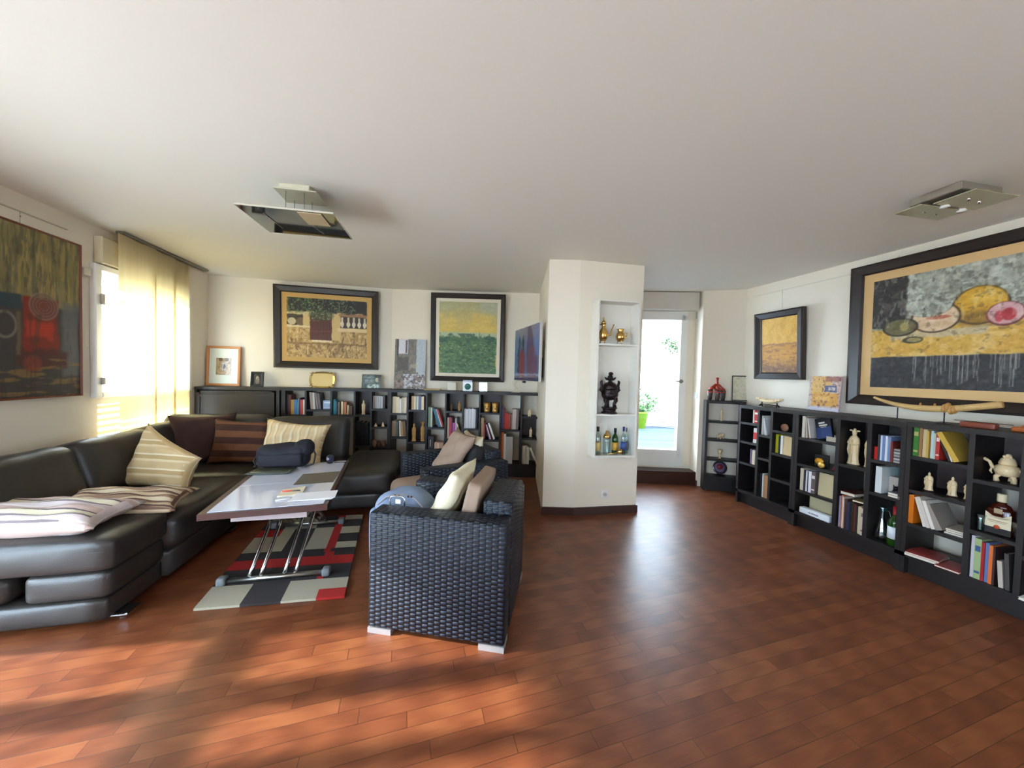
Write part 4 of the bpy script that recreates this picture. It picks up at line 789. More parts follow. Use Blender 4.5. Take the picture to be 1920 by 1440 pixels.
row(BLF,.90,.80,'cubby beside the closed cabinet',[(.03,.26,(52,38,36),'dark brown'),(.028,.25,(110,44,34),'rust red'),(.035,.19,(176,136,42),'mustard'),(.036,.19,(60,116,168),'blue'),(.012,.20,(150,196,220),'pale blue'),(.022,.21,(44,46,70),'navy'),(.028,.19,(190,60,54),'red'),(.022,.19,W_,'white'),(.016,.185,CR,'cream')],hs=.98)
row(BLF,1.16,.867,'cubby of leaning folders behind the sofa',[(.03,.215,(170,148,128),'tan card',5,.0),(.026,.21,(196,188,180),'pale grey',4),(.018,.205,(66,66,80),'slate',4),(.018,.205,(140,120,116),'dusty brown',8),(.03,.20,(92,84,88),'dark grey',8)],dep=.2)
book(.10,.11,.02,(150,176,214),BLF.p(1.318,.06,.8676),(0,0,0),'small pale blue box facing out beside the leaning folders','books on the shelves',False,(230,236,244),'box','box')
row(BLF,1.44,.80,'cubby left of the lone ivory figurine',[(.024,.19,(52,150,160),'teal'),(.02,.17,(30,100,120),'dark teal'),(.026,.16,(120,96,80),'brown',0,.01),(.026,.165,(214,196,156),'cream',0,.012),(.03,.16,(190,112,64),'orange-brown',0,.008),(.022,.12,(206,180,140),'small tan',0,.006),(.04,.10,(90,66,40),'low brown',0,.004)],dep=.14)
row(BLF,1.915,.879,'cubby right of the lone ivory figurine',[(.024,.165,(140,124,118),'grey-brown'),(.024,.165,(150,138,130),'taupe'),(.02,.165,(170,170,172),'silver'),(.016,.165,(196,198,200),'pale silver'),(.022,.165,(150,154,160),'steel grey'),(.018,.16,(188,186,180),'light grey'),(.03,.17,(50,46,50),'black')],dep=.14)
row(BLF,1.715,.40,'low dark cubby right of the sofa back',[(.05,.30,(20,20,26),'black binder-sized'),(.05,.29,(26,28,40),'blue-black binder-sized',3),(.04,.28,(22,22,24),'charcoal binder-sized',3)],dep=.2)
row(BRF,.035,.823,'upper cubby under the unframed canvas',[(.05,.215,(214,192,156),'thick cream'),(.042,.21,(226,208,172),'ivory'),(.03,.19,(214,206,204),'white'),(.035,.205,(190,176,150),'beige'),(.03,.21,(226,208,190),'pale pink')],dep=.17)
row(BRF,.03,.51,'middle cubby under the unframed canvas',[(.055,.205,(160,132,98),'thick tan'),(.03,.2,(96,98,92),'grey-green'),(.028,.205,(206,206,206),'white',2,.008),(.03,.19,(176,146,96),'ochre',6),(.04,.20,(120,92,66),'brown',6)],dep=.17)
row(BRF,.285,.871,'cubby above the two honey-coloured statues',[(.03,.18,(180,140,98),'tan'),(.026,.178,(222,206,170),'cream'),(.022,.178,(150,164,140),'sage'),(.014,.18,W_,'white'),(.04,.185,(96,104,130),'blue-grey'),(.035,.175,(226,200,170),'peach')],dep=.17)
row(BRF,.51,.646,'cubby of leaning art books',[(.018,.265,(150,164,140),'sage green'),(.016,.265,(100,126,96),'green'),(.022,.26,(196,196,176),'cream'),(.02,.255,(40,96,116),'teal',17),(.022,.25,(56,112,140),'blue-teal',17),(.014,.25,(222,206,190),'white',19),(.022,.245,(160,44,34),'red',19)],dep=.19)
row(BRF,.765,.50,'cubby behind the farther armchair cushion',[(.025,.28,(196,172,150),'beige'),(.03,.28,(170,40,60),'crimson'),(.012,.27,(110,30,44),'dark red'),(.036,.21,(166,70,150),'magenta',0,.004),(.016,.27,(206,206,206),'white'),(.016,.2,(216,200,180),'cream',14)],dep=.2)
row(BRF,1.21,.50,'cubby under the two gilt mugs',[(.04,.285,(178,146,112),'tall tan'),(.02,.22,(150,40,48),'red'),(.016,.2,(96,70,130),'purple',14),(.016,.2,(220,216,214),'white',16),(.014,.2,(130,36,40),'dark red',18),(.014,.2,(40,40,44),'black',18),(.024,.225,(232,230,226),'bright white',20)],dep=.2)
row(BRF,1.482,.642,'cubby under the television',[(.02,.30,(44,74,140),'blue'),(.03,.26,(120,30,26),'dark red'),(.042,.215,(176,34,26),'thick red'),(.03,.2,(160,60,44),'brick red'),(.02,.2,(130,110,96),'brown',0,.006),(.05,.265,(190,170,160),'photo-covered'),(.03,.265,(110,96,92),'taupe')],dep=.17)
row(BRF,1.48,.18,'lowest cubby under the red books',[(.02,.42,(190,84,36),'orange'),(.022,.42,(204,120,60),'light orange'),(.03,.40,(206,210,214),'white'),(.09,.36,(176,170,164),'wide grey')],dep=.2)
row(BRF,1.77,.18,'bottom right cubby by the white middle wall',[(.038,.245,(206,196,178),'cream'),(.03,.25,(190,180,160),'beige'),(.026,.23,(214,206,190),'white'),(.028,.235,(214,206,190),'pale cream',24)],dep=.18)
# paper pile tilted in its cubby
t=thing('paper_pile','big sheaf of white papers standing in the back bookcase','papers',BRF.p(.99,.03,.644),BRF.a)
for k in range(12): m=MB(); m.box((.0+.0125*k,.002*(k%3),0),(.0105+.0125*k,.19,.262-.003*(k%4))); obj('sheaf',m,mat(((222,220,226),(206,204,214),(232,230,232))[k%3],.8),t)
m=MB(); m.box((.155,0,0),(.175,.19,.26)); obj('folder',m,mat((40,44,60),.5),t)
# right shelves
GR='books on the right shelves'
def rrow(*a,**k): k.setdefault('group',GR); k.setdefault('dep',.19); return row(RF,*a,**k)
def faced(F,s,d,z,w,h,th,c,label,lean=8,band=None,rz=0,cat='book'):
    m=MB(); m.box((0,0,0),(w,th,h)); 
    if band: 
        for (x0,x1,z0,z1,mi) in band: m.box((w*x0,-.0007,h*z0),(w*x1,0,h*z1),mi[0])
    ms=[mat(c,.45)]
    if band: ms+=[mat(b_[4][1],.45) for b_ in band]
    o=obj('book' if cat=='book' else cat,m,ms); o.location=F.p(s,d,z+.001); o.rotation_euler=(Matrix.Rotation(F.a+R(rz),3,'Z')@Matrix.Rotation(-R(lean),3,'X')).to_euler(); tag(o,label,cat,GR); return o
rrow(.93,.914,'the top cubby nearest the corner',[(.016,.145,(206,186,170),'cream'),(.05,.145,(176,30,26),'red and white',0,0,(230,220,210))],d0=.02)
faced(RF,.94,.03,.702,.05,.16,.02,(200,196,190),'white book with red middle facing out in the corner column',2,[(0,.9,.25,.7,(1,(190,30,30)))])
rrow(.99 if False else .985 -.0,.702,'the second cubby nearest the corner',[(.012,.15,(120,44,44),'maroon')],d0=.05)
rrow(.92,.467,'the third cubby nearest the corner',[(.012,.16,(110,96,130),'lilac'),(.01,.15,(130,100,120),'mauve'),(.034,.155,(196,186,160),'beige',0,.006)],d0=.02)
rrow(1.035,.808,'the white book cubby in the short bookcase',[(.014,.20,(214,214,208),'thin white'),(.014,.175,(226,226,230),'bright white',7),(.014,.17,(210,208,210),'pale white',12)],d0=.02)
rrow(1.035,.15,'the lowest cubby of the short bookcase',[(.02,.24,(40,42,48),'black'),(.014,.22,(34,50,70),'navy'),(.014,.25,(206,214,218),'white'),(.045,.24,(176,130,90),'orange picture')],d0=.03)
rrow(1.185,.649,'the cubby below the wooden disc',[(.03,.19,(176,172,36),'yellow'),(.016,.17,(30,60,60),'dark green')],d0=.04)
book(.022,.185,.18,(226,224,216),RF.p(1.245,.03,.650),(0,0,R(-90)),'white book beside the cream album below the wooden disc',GR)
faced(RF,1.272,.03,.649,.10,.185,.02,(206,180,134),'cream album facing out below the wooden disc',3)
# bookcase with statues
rrow(1.45,.856,'the top cubby left of tall statues',[(.026,.20,(214,206,190),'cream'),(.012,.19,(190,180,166),'thin beige',4,0.0),(.012,.19,(110,70,60),'thin brown',7),(.012,.185,(206,202,196),'thin white',9)],d0=.02)
faced(RF,1.565,.05,.856,.13,.19,.025,(24,28,40),'black and blue book leaning left with pale title, above the gold discs',14,[(.02,.98,.02,.55,(1,(30,56,110))),(.22,.62,.72,.80,(2,(220,216,206))),(.24,.76,.60,.67,(2,(220,216,206))),(.34,.7,.53,.555,(2,(170,180,200)))],cat='book').rotation_euler=(Matrix.Rotation(R(-90),3,'Z')@Matrix.Rotation(R(-18),3,'Y')@Matrix.Rotation(-R(12),3,'X')).to_euler()
t=thing('card_boxes','grey box of small cards beside the black and blue book','box',RF.p(1.64,.05,.857),R(-90))
m=MB(); m.box((0,0,0),(.09,.10,.042)); obj('box',m,mat((176,166,150),.7),t)
for k in range(5): m=MB(); m.box((.008+.016*k,.01,.042),(.012+.016*k,.09,.056)); obj('card',m,mat((196,188,176),.7),t)
rrow(1.452,.358,'the third cubby left of the tall statues',[(.03,.205,(206,196,172),'cream'),(.018,.19,(60,50,70),'dark purple'),(.014,.195,(206,212,216),'pale grey'),(.014,.18,(70,60,60),'black'),(.026,.195,(222,220,232),'white'),(.034,.2,(96,84,84),'black and white',0,0,(214,210,206))],d0=.02)
faced(RF,1.60,.04,.358,.14,.205,.022,(198,184,146),'cream album facing out in the cubby above the white box',3)
t=thing('document_box','beige box file leaning at the back of the bottom cubby left of the dark books','box',RF.p(1.49,.10,.151),R(-90)); m=MB(); m.rbox((0,0,0),(.235,.07,.165),.004,1,sm=False); obj('body',m,mat((190,180,146),.6),t); m=MB(); m.tube([(.13,-.003,.045),(.15,-.012,.05),(.17,-.003,.045)],.002,6); obj('clasp',m,M_STEEL,t)
t=thing('poster_tube','long white square carton with small dark lettering in front of the beige box file','box',RF.p(1.465,.015,.151),R(-92)); m=MB(); m.rbox((0,0,0),(.26,.06,.052),.004,1,sm=False); obj('carton',m,mat((222,228,234),.5),t)
m=MB(); 
for k,(x,w_) in enumerate(((.085,.006),(.094,.01),(.11,.012),(.124,.008),(.134,.014),(.15,.008),(.16,.01))): m.box((x,-.0006,.02),(x+w_,0,.029))
obj('lettering',m,mat((80,84,100),.5),t)
s_=rrow(1.785,.15,'the bottom cubby under the tall statues',[(.014,.265,(150,140,170),'lilac'),(.014,.275,(196,110,70),'orange'),(.012,.265,(214,196,180),'cream'),(.02,.25,(70,40,34),'dark brown'),(.02,.235,(40,48,80),'navy'),(.014,.235,(30,28,26),'black'),(.014,.24,(44,40,30),'olive black'),(.014,.235,(110,40,34),'dark red'),(.014,.23,(36,40,38),'charcoal'),(.024,.225,(196,186,150),'pale cream'),(.022,.22,(196,176,166),'pinkish cream',0,0,(120,100,96))],d0=.01,dep=.2)
flat(RF,1.835,.11,.432,.10,.17,[(.03,(90,44,36),'brown leather book lying flat on the standing books')],'under the tall statues')
flat(RF,1.915,.11,.40,.10,.16,[(.012,(176,160,110),'thin ochre book lying flat on the standing books')],'under the statues',8)
rrow(2.0,.783,'the cubby left of the green book',[(.02,.10,(200,30,26),'small red'),(.012,.20,(60,64,70),'dark grey')],d0=.02)
rrow(2.036,.783,'the blue row left of the disc stack',[(.014,.195,(206,214,232),'pale blue'),(.018,.195,(104,130,180),'blue'),(.014,.195,(214,218,226),'white'),(.016,.19,(120,140,180),'mid blue'),(.014,.16,(120,50,40),'brown')],d0=.02)
t=thing('black_radio','black box with a tiny silver dot behind the blue books','box',RF.p(2.005,.16,.985),R(-90)); 
m=MB(); m.rbox((0,0,0),(.10,.11,.075),.004,1,sm=False); obj('body',m,mat((22,26,26),.4),t); m=MB(); m.tube([(.085,0,.06),(.085,-.003,.06)],.003,8); obj('dot',m,M_STEEL,t); t.location.z=.984
m=MB(); m.box((0,0,0),(.09,.01,.14)); o=obj('small_canvas',m,mat((96,130,136),.5)); o.location=RF.p(2.095,.24,.84); o.rotation_euler=(0,0,R(-90)); tag(o,'little teal-grey canvas behind the stack of disc cases','painting')
for k in range(9):
    m=MB(); m.box((-.045,-.06,0),(.045,.06,.011)); o=obj('disc_case',m,mat(((190,186,178),(120,124,124),(206,204,196),(90,96,98))[k%4],.3)); o.location=RF.p(2.135+.003*math.sin(k*2.),.10,.784+k*.0117); o.rotation_euler=(0,0,R(-90+RNG.uniform(-5,5))); tag(o,'%s disc case, %s from the bottom of the pile beside the blue books'%(('light grey','dark grey','white','slate')[k%4],ORD[k]),'disc case','disc cases in a flat pile')
# shift the radio onto the books
rrow(2.015,.526,'the cubby above the glass carafe',[(.04,.205,(214,220,222),'thick white')],d0=.02)
faced(RF,2.05,.20,.60,.11,.145,.012,(40,142,136),'teal cover facing out behind the white book above the carafe',4,[(.5,.62,.2,.8,(1,(24,90,90)))],cat='book')
faced(RF,2.06,.10,.526,.08,.135,.07,(186,176,166),'grey-pink photo box above the glass carafe',0,cat='box')
t=thing('cat_figurine','small black cat-like figurine in front of the grey-pink box','figurine',RF.p(2.125,.06,.527),R(-90)); m=MB(); m.ball((0,0,.028),.024,sc=(.9,.8,1.2)); m.ball((.004,-.008,.062),.016); m.tube([(-.008,-.008,.072),(-.012,-.008,.086)],[.005,.001],6); m.tube([(.014,-.008,.072),(.018,-.008,.086)],[.005,.001],6); m.tube([(.016,.01,.01),(.034,.012,.03),(.034,.01,.058)],.004,6); obj('body',m,M_BLACK,t)
flat(RF,2.15,.10,.527,.07,.20,[(.014,(214,190,190),'pale magazine lowest in the flat pile'),(.02,(110,104,110),'grey magazine topmost in the flat pile')],'above the green bottle',0,'magazine')
rrow(2.225,.864,'the top cubby holding the big leaning album',[(.03,.215,(60,120,48),'green',0,0,(190,180,110)),(.016,.215,(150,110,70),'brown'),(.022,.20,(206,186,140),'beige'),(.012,.19,(200,164,76),'yellow'),(.014,.195,(190,206,214),'pale blue',0,.006),(.012,.18,(180,196,180),'pale green'),(.02,.185,(186,54,48),'red',0,0,(226,200,190)),(.008,.20,(226,222,222),'thin white',17)],d0=.02)
faced(RF,2.40,.03,.864,.02,.2,.19,(40,34,34),'black book leaning under the big yellow album',0).rotation_euler=(Matrix.Rotation(R(-90),3,'Z')@Matrix.Rotation(-R(20),3,'Y')).to_euler()
faced(RF,2.432,.015,.866,.028,.205,.20,(196,160,66),'big yellow album leaning left in the top cubby right of the white leaning book',0).rotation_euler=(Matrix.Rotation(R(-90),3,'Z')@Matrix.Rotation(-R(26),3,'Y')).to_euler()
bpy.context.view_layer.update()
rrow(2.222,.375,'the cubby under the three ivory figurines',[(.03,.205,(214,116,24),'orange'),(.02,.20,(214,208,196),'white',15),(.02,.21,(206,196,184),'cream',17),(.02,.19,(222,216,206),'pale',17),(.035,.17,(150,140,132),'grey',24)],d0=.01,dep=.2)
flat(RF,2.445,.13,.376,.10,.2,[(.012,(150,146,140),'grey notebook lowest in the loose pile'),(.014,(120,112,104),'brown-grey notebook in the middle of the loose pile'),(.010,(196,190,172),'cream notebook topmost in the loose pile')],'by the leaning pale books',6)
flat(RF,2.30,.08,.151,.16,.21,[(.014,(226,224,220),'white magazine under the red-printed one'),(.012,(158,60,58),'red-printed magazine topmost')],'on the lowest shelf below the orange book',10,'magazine')
flat(RF,2.44,.06,.151,.11,.19,[(.012,(150,50,52),'dark red magazine lying flat')],'on the lowest shelf left of the paperback row',4,'magazine')
rrow(2.53,.15,'the lowest row under the liquor bottle',[(.016,.27,(206,200,206),'white and pink'),(.03,.26,(160,180,130),'pale green',0,0,(60,90,130)),(.014,.245,(164,36,40),'red'),(.016,.25,(96,120,170),'blue'),(.016,.24,(214,110,50),'orange'),(.01,.235,(60,40,40),'dark brown'),(.02,.16,(190,180,168),'short cream',4,.004),(.018,.22,(70,66,64),'charcoal',3,.008)],d0=.01,dep=.2)
flat(RF,2.79,.05,.151,.10,.2,[(.014,(222,222,218),'white magazine lying flat')],'on the lowest shelf at the right edge',4,'magazine')
# ------------------------------------------------------------ statues
def statue(name,label,loc,rz,h,m_,kind='lady',group=None,base=None,cat='figurine',w=.15,seed=0):
    t=thing(name,label,cat,loc,rz,group); rg=random.Random(seed); m=MB(); r=h*w
    z0=0
    if base: b_=MB(); b_.lathe([(r*1.05,0),(r*1.15,h*.02),(r*1.0,h*.05),(0,h*.05)],16); obj('base',b_,base,t); z0=h*.05
    k=h-z0
    m.lathe([(r*.98,z0),(r*1.02,z0+k*.02),(r*.88,z0+k*.06),(r*.80,z0+k*.2),(r*.84,z0+k*.4),(r*.88,z0+k*.55),(r*.86,z0+k*.66),(r*.78,z0+k*.74),(r*.5,z0+k*.79),(r*.28,z0+k*.82),(0,z0+k*.83)],32,sx=1,sy=.72,fold=.08,nf=9)
    m.ball((0,-r*.05,z0+k*.87),k*.062,sc=(.85,.9,1.15))
    m.lathe([(k*.052,z0+k*.89),(k*.06,z0+k*.925),(k*.035,z0+k*.96),(k*.028,z0+k),(0,z0+k*1.005)],12)
    if kind=='lord':
        for s in (-1,1): m.ball((s*k*.085,0,z0+k*.945),k*.035,sc=(1.3,.5,.7))
    for s in (-1,1):
        m.tube([(s*r*.62,0,z0+k*.74),(s*r*.86,-r*.25,z0+k*.6),(s*r*.4,-r*.72,z0+k*.56),(0,-r*.78,z0+k*.58)],[r*.2,r*.24,r*.18,r*.1],8)
        m.tube([(s*r*.74,-r*.3,z0+k*.58),(s*r*.82,-r*.38,z0+k*.4),(s*r*.74,-r*.34,z0+k*.24)],[r*.17,r*.15,r*.04],8)
    m.tube([(0,-r*.66,z0+k*.7),(r*.1,-r*.78,z0+k*.4),(0,-r*.72,z0+k*.05)],[r*.1,r*.14,r*.1],6)
    obj('figure',m,m_,t); return t
def F_(F): return F.a
statue('ivory_statue','tall ivory robed statue with winged hat, standing left of its pair',RF.p(1.825,.09,.695),R(-90),.30,M_IVORY,'lord',cat='statue',w=.135)
statue('ivory_statue','slimmer tall ivory lady statue half hidden behind the shelf divider',RF.p(1.935,.09,.695),R(-90),.29,M_IVORY,'lady',cat='statue',w=.11)
for k,(s,w_) in enumerate(((2.285,'leftmost'),(2.40,'middle'),(2.477,'rightmost'))):
    statue('ivory_figurine','small ivory figurine on a dark base, %s of three on the brown-backed shelf'%w_,RF.p(s,.09,.621),R(-90),.135,M_IVORY,'lady','small ivory figurines',mat((50,26,24),.35),w=.17,seed=k)
statue('ivory_figurine','lone slim ivory figurine in the dark cubby behind the sofa',BLF.p(1.80,.06,.80),0,.185,M_IVORY,w=.12)
statue('wooden_statue','honey-coloured carved statue with a cap, left of its pair in the back bookcase',BRF.p(.32,.07,.45),BRF.a,.235,M_GOLDW,w=.12,cat='statue')
statue('wooden_statue','honey-coloured carved statue with gourd, right of its pair in the back bookcase',BRF.p(.435,.08,.45),BRF.a,.26,M_GOLDW,'lord',w=.11,cat='statue')
statue('wooden_figurine','tiny brown figurine on the left in the cubby above the magenta book',BRF.p(.81,.08,.871),BRF.a,.10,mat((120,84,50),.5),w=.12)
statue('wooden_figurine','small honey-coloured figurine on the right above the magenta book',BRF.p(.915,.08,.871),BRF.a,.125,M_GOLDW,w=.15)
statue('ivory_figurine','small seated ivory figurine left of its pair in the top right back cubby',BRF.p(1.855,.08,.819),BRF.a,.10,M_IVORY,w=.24)
statue('ivory_figurine','small ivory figurine right of its pair in the top right back cubby',BRF.p(1.965,.08,.819),BRF.a,.11,M_IVORY,w=.17)
statue('ivory_figurine','single ivory figurine in the brown-backed cubby by the white middle wall',BRF.p(1.88,.08,.536),BRF.a,.135,M_IVORY,base=mat((60,40,30),.4),w=.15)
statue('ivory_figurine','thin ivory figurine in the middle cubby of the short bookcase',RF.p(1.135,.05,.567),R(-90),.145,M_IVORY,w=.1)
def mug(label,F,s,d,z):
    t=thing('gilt_mug',label,'mug',F.p(s,d,z),F.a,'gilt mugs'); m=MB(); m.lathe([(.036,0),(.042,.02),(.038,.05),(.044,.09),(.046,.125),(.040,.125),(.036,.09),(0,.088)],22,fold=.05,nf=5); obj('body',m,mat((196,150,78),.35,.4,bump=.6,bscale=60),t)
    m=MB(); 
    for x in (-.015,.015): m.ball((x,-.041,.075),.006,seg=8)
    m.ball((0,-.042,.045),.012,sc=(1,.5,.7),seg=8); obj('face',m,mat((70,44,22),.5),t)
mug('carved gilt mug with a face, left one of the pair',BRF,1.285,.08,.861); mug('carved gilt mug with a face, right one of the pair',BRF,1.395,.08,.861)
for s,l,h in ((1.955,'left',.05),(2.045,'right',.062)):
    m=MB(); m.add([(-.02,-.015,0),(.02,-.015,0),(.02,.015,0),(-.02,.015,0),(-.004,0,h)],[(0,3,2,1),(0,1,4),(1,2,4),(2,3,4),(3,0,4)]); o=obj('stone_pyramid',m,M_IVORY); o.location=BLF.p(s,.06,.639); tag(o,'tiny ivory pyramid, the %s one of two in the dark cubby'%l,'ornament','tiny ivory pyramids')
for s,l,h,c_ in ((1.94,'pale brown jar, leftmost of three low by the chaise',.095,(150,112,78)),(1.998,'dark brown jar between its neighbours low by the chaise',.085,(96,66,50)),(2.06,'reddish jar, rightmost of three low by the chaise',.085,(120,80,58))):
    m=MB(); m.lathe([(.018,0),(.026,.02),(.026,h*.8),(.02,h*.9),(.022,h),(.016,h),(.014,h*.85),(0,h*.84)],16); o=obj('jar',m,mat(c_,.5)); o.location=BLF.p(s,.06,.366); tag(o,l,'jar','small brown jars')
t=thing('gift_bottle_box','dark upright bottle box in the cubby behind the armchair','box',BRF.p(.515,.03,.361),BRF.a); m=MB(); m.rbox((0,0,0),(.075,.08,.165),.003,1,sm=False); obj('carton',m,mat((40,34,40),.4),t); m=MB(); m.box((.03,-.0006,.03),(.038,0,.12)); obj('label_strip',m,mat((170,160,150),.5),t)
t=thing('tissue_box','pinkish patterned box with pale band beside the dark bottle box','box',BRF.p(.60,.03,.361),BRF.a); m=MB(); m.rbox((0,0,0),(.125,.11,.085),.004,1,sm=False); obj('carton',m,mat((186,150,130),.6),t); m=MB(); m.box((.045,-.0006,.005),(.06,0,.08)); obj('band',m,mat((220,196,170),.6),t)
t=thing('small_lamp','dark domed trinket with a white ball in the cubby beside the tan book','ornament',BRF.p(1.04,.05,.361),BRF.a); m=MB(); m.lathe([(.05,0),(.05,.18),(.03,.215),(0,.225)],18); obj('dome',m,M_BLACK,t); m=MB(); m.ball((-.03,-.03,.235),.018); obj('ball',m,mat((220,210,200),.4),t)
# wooden disc, gold discs, triangle
m=MB(); m.tube([(0,-.008,.036),(0,.008,.036)],.036,28); o=obj('wooden_disc',m,mat((150,106,84),.5)); o.location=RF.p(1.265,.05,.8815); o.rotation_euler=(0,0,R(-90)); tag(o,'round brown disc standing on a shelf of the short bookcase','ornament')
t=thing('black_plaque','black panel with a big golden oval medallion left of the red triangle','ornament',RF.p(1.53,.08,.609),R(-84)); m=MB(); m.rbox((0,0,0),(.11,.02,.11),.003,1,sm=False); obj('panel',m,M_BLACK,t); m=MB(); m.tube([(0,0,0),(0,-.012,0)],.034,28,M=Matrix.Translation((.045,-.003,.048))@Matrix.Diagonal((1,1,.85,1))); obj('medallion',m,mat((222,160,44),.3,.3),t)
m=MB(); m.tube([(0,-.008,.026),(0,.004,.026)],.026,24); o=obj('golden_disc',m,mat((222,178,84),.35,.3)); o.location=RF.p(1.62,.04,.609); o.rotation_euler=(0,0,R(-90)); tag(o,'small pale golden disc standing in front of the black plaque','ornament')
t=thing('red_triangle','dark red folded triangular stand near the tall statues','ornament',RF.p(1.69,.06,.609),R(-90)); m=MB(); m.add([(0,0,0),(.06,0,0),(.06,.05,0),(0,.05,0),(.038,0,.10),(.055,0,.10),(.055,.05,.10),(.038,.05,.10)],[(0,3,2,1),(4,5,6,7),(0,1,5,4),(1,2,6,5),(2,3,7,6),(3,0,4,7)]); obj('panel',m,mat((140,24,40),.4),t); m=MB(); m.box((.02,-.002,.02),(.045,0,.06)); obj('inset',m,mat((96,16,30),.4),t)
# buddha-like censer with wide handles
t=thing('ivory_censer','round ivory censer with two curling handles in the dark-backed right cubby','censer',RF.p(2.622,.10,.788),R(-90))
m=MB(); m.lathe([(.02,.035),(.044,.045),(.052,.07),(.046,.098),(.036,.105),(.030,.108)],24,fold=.03,nf=9); obj('body',m,M_IVORY,t)
m=MB(); m.lathe([(.034,.108),(.036,.118),(.028,.145),(.014,.158),(0,.162)],20,fold=.06,nf=7); m.ball((0,0,.165),.013); m.ball((-.012,-.012,.160),.008,seg=8); m.ball((.012,-.012,.160),.008,seg=8); obj('lid',m,M_IVORY,t)
for s in (-1,1): m=MB(); m.tube([(s*.04,0,.075),(s*.062,0,.085),(s*.074,0,.115),(s*.098,0,.128)],[.012,.010,.008,.011],8); m.tube([(s*.062,0,.085),(s*.068,0,.055),(s*.06,0,.04)],[.005,.006,.003],6); obj('handle',m,M_IVORY,t)
for a in (-150,-30,90): m=MB(); x,y_=.032*math.cos(R(a)),.032*math.sin(R(a)); m.tube([(x*.8,y_*.8,.05),(x*1.3,y_*1.3,.028),(x*1.2,y_*1.2,.002)],[.014,.011,.013],8); obj('leg',m,M_IVORY,t)
# bottles and glasses on the right
def bottle(name,label,loc,rz,prof,glass,parts,cat='bottle',group=None,sx=1,sy=1):
    t=thing(name,label,cat,loc,rz,group); m=MB(); m.lathe(prof,24,sx=sx,sy=sy); obj('glass_body',m,glass,t)
    for n_,fn,m_ in parts: mm=MB(); fn(mm); obj(n_,mm,m_,t)
    return t
GREEN=mat((40,92,20),.08,name='green_bottle_glass',trans=.55); 
bottle('wine_bottle','green wine bottle with red capsule and white label in the right bookcase',RF.p(2.13,.06,.151),R(-90),[(.036,0),(.038,.01),(.038,.17),(.033,.195),(.015,.225),(.0135,.24)],GREEN,[('capsule',lambda m:m.lathe([(.0142,.235),(.0148,.24),(.0148,.30),(0,.301)],20),mat((150,18,34),.35)),('label',lambda m:m.lathe([(.0386,.055),(.0386,.145)],24),mat((226,230,236),.6)),('wine',lambda m:m.lathe([(.034,.004),(.034,.055),(0,.055)],20),mat((20,28,12),.2))])
CGL=M_GLASS
t=thing('glass_carafe','clear glass carafe with a thin handle left of the green wine bottle','carafe',RF.p(2.04,.085,.151),R(-90)); m=MB(); m.lathe([(.03,0),(.046,.012),(.05,.03),(.04,.09),(.022,.15),(.017,.20),(.02,.245),(.027,.262),(.025,.262),(.018,.245),(.015,.2),(.02,.15),(.037,.09),(.046,.03),(.0,.016)],26); obj('vessel',m,CGL,t); m=MB(); m.tube([(.018,0,.235),(.04,0,.24),(.05,0,.20),(.043,0,.13),(.034,0,.11)],.0035,8); obj('handle',m,CGL,t)
t=thing('liquor_bottle','large square liquor bottle with cream cap and cream and black label','bottle',RF.p(2.615,.085,.458),R(-86))
m=MB(); m.rbox((-.052,-.035,0),(.052,.035,.165),.014,3); m.lathe([(.05,.155),(.034,.185),(.018,.197),(.017,.215)],20,sy=.7); obj('glass_body',m,mat((70,22,12),.08,name='amber_liquor',trans=.25),t)
m=MB(); m.lathe([(.0195,.205),(.0205,.21),(.0205,.252),(.018,.256),(0,.256)],20); obj('cap',m,mat((222,208,172),.5),t)
m=MB(); m.box((-.050,-.0362,.045),(.050,-.0352,.115)); m.add([(-.05,-.0362,.115),(.05,-.0362,.115),(.02,-.0362,.10)],[(0,1,2)]); m.add([(-.05,-.0362,.115),(.0,-.0362,.10),(-.05,-.0362,.138)],[(0,1,2)]); m.add([(.05,-.0362,.115),(.05,-.0362,.138),(.0,-.0362,.10)],[(0,1,2)]); lb=obj('label',m,mat((226,214,182),.6),t)
m=MB(); m.box((-.050,-.0364,.006),(.050,-.0352,.045)); obj('lower_label',m,mat((20,16,18),.5),t)
m=MB(); m.box((-.017,-.0374,.135),(.015,-.0352,.165)); obj('neck_label',m,mat((170,150,120),.5),t); m=MB(); m.tube([(-.003,-.036,.05),(-.003,-.0385,.05)],.012,16); obj('seal',m,mat((196,80,44),.5),lb)
m=MB(); m.box((-.04,-.0372,.085),(.036,-.0360,.0885)); m.box((-.036,-.0372,.077),(.03,-.0360,.079)); obj('lettering',m,mat((150,120,86),.5),lb)
def tumbler(label,loc): 
    t=thing('drinking_glass',label,'glass',loc,0,'clear drinking glasses'); m=MB(); m.lathe([(.016,0),(.018,.004),(.016,.07),(.025,.108),(.023,.108),(.014,.07),(.014,.012),(0,.012)],20); obj('vessel',m,CGL,t)
tumbler('clear glass standing front left of the liquor bottle',RF.p(2.552,.04,.458)); tumbler('clear glass standing between the left glass and the liquor bottle',RF.p(2.567,.13,.458)); tumbler('clear glass standing right of the liquor bottle',RF.p(2.688,.06,.458))
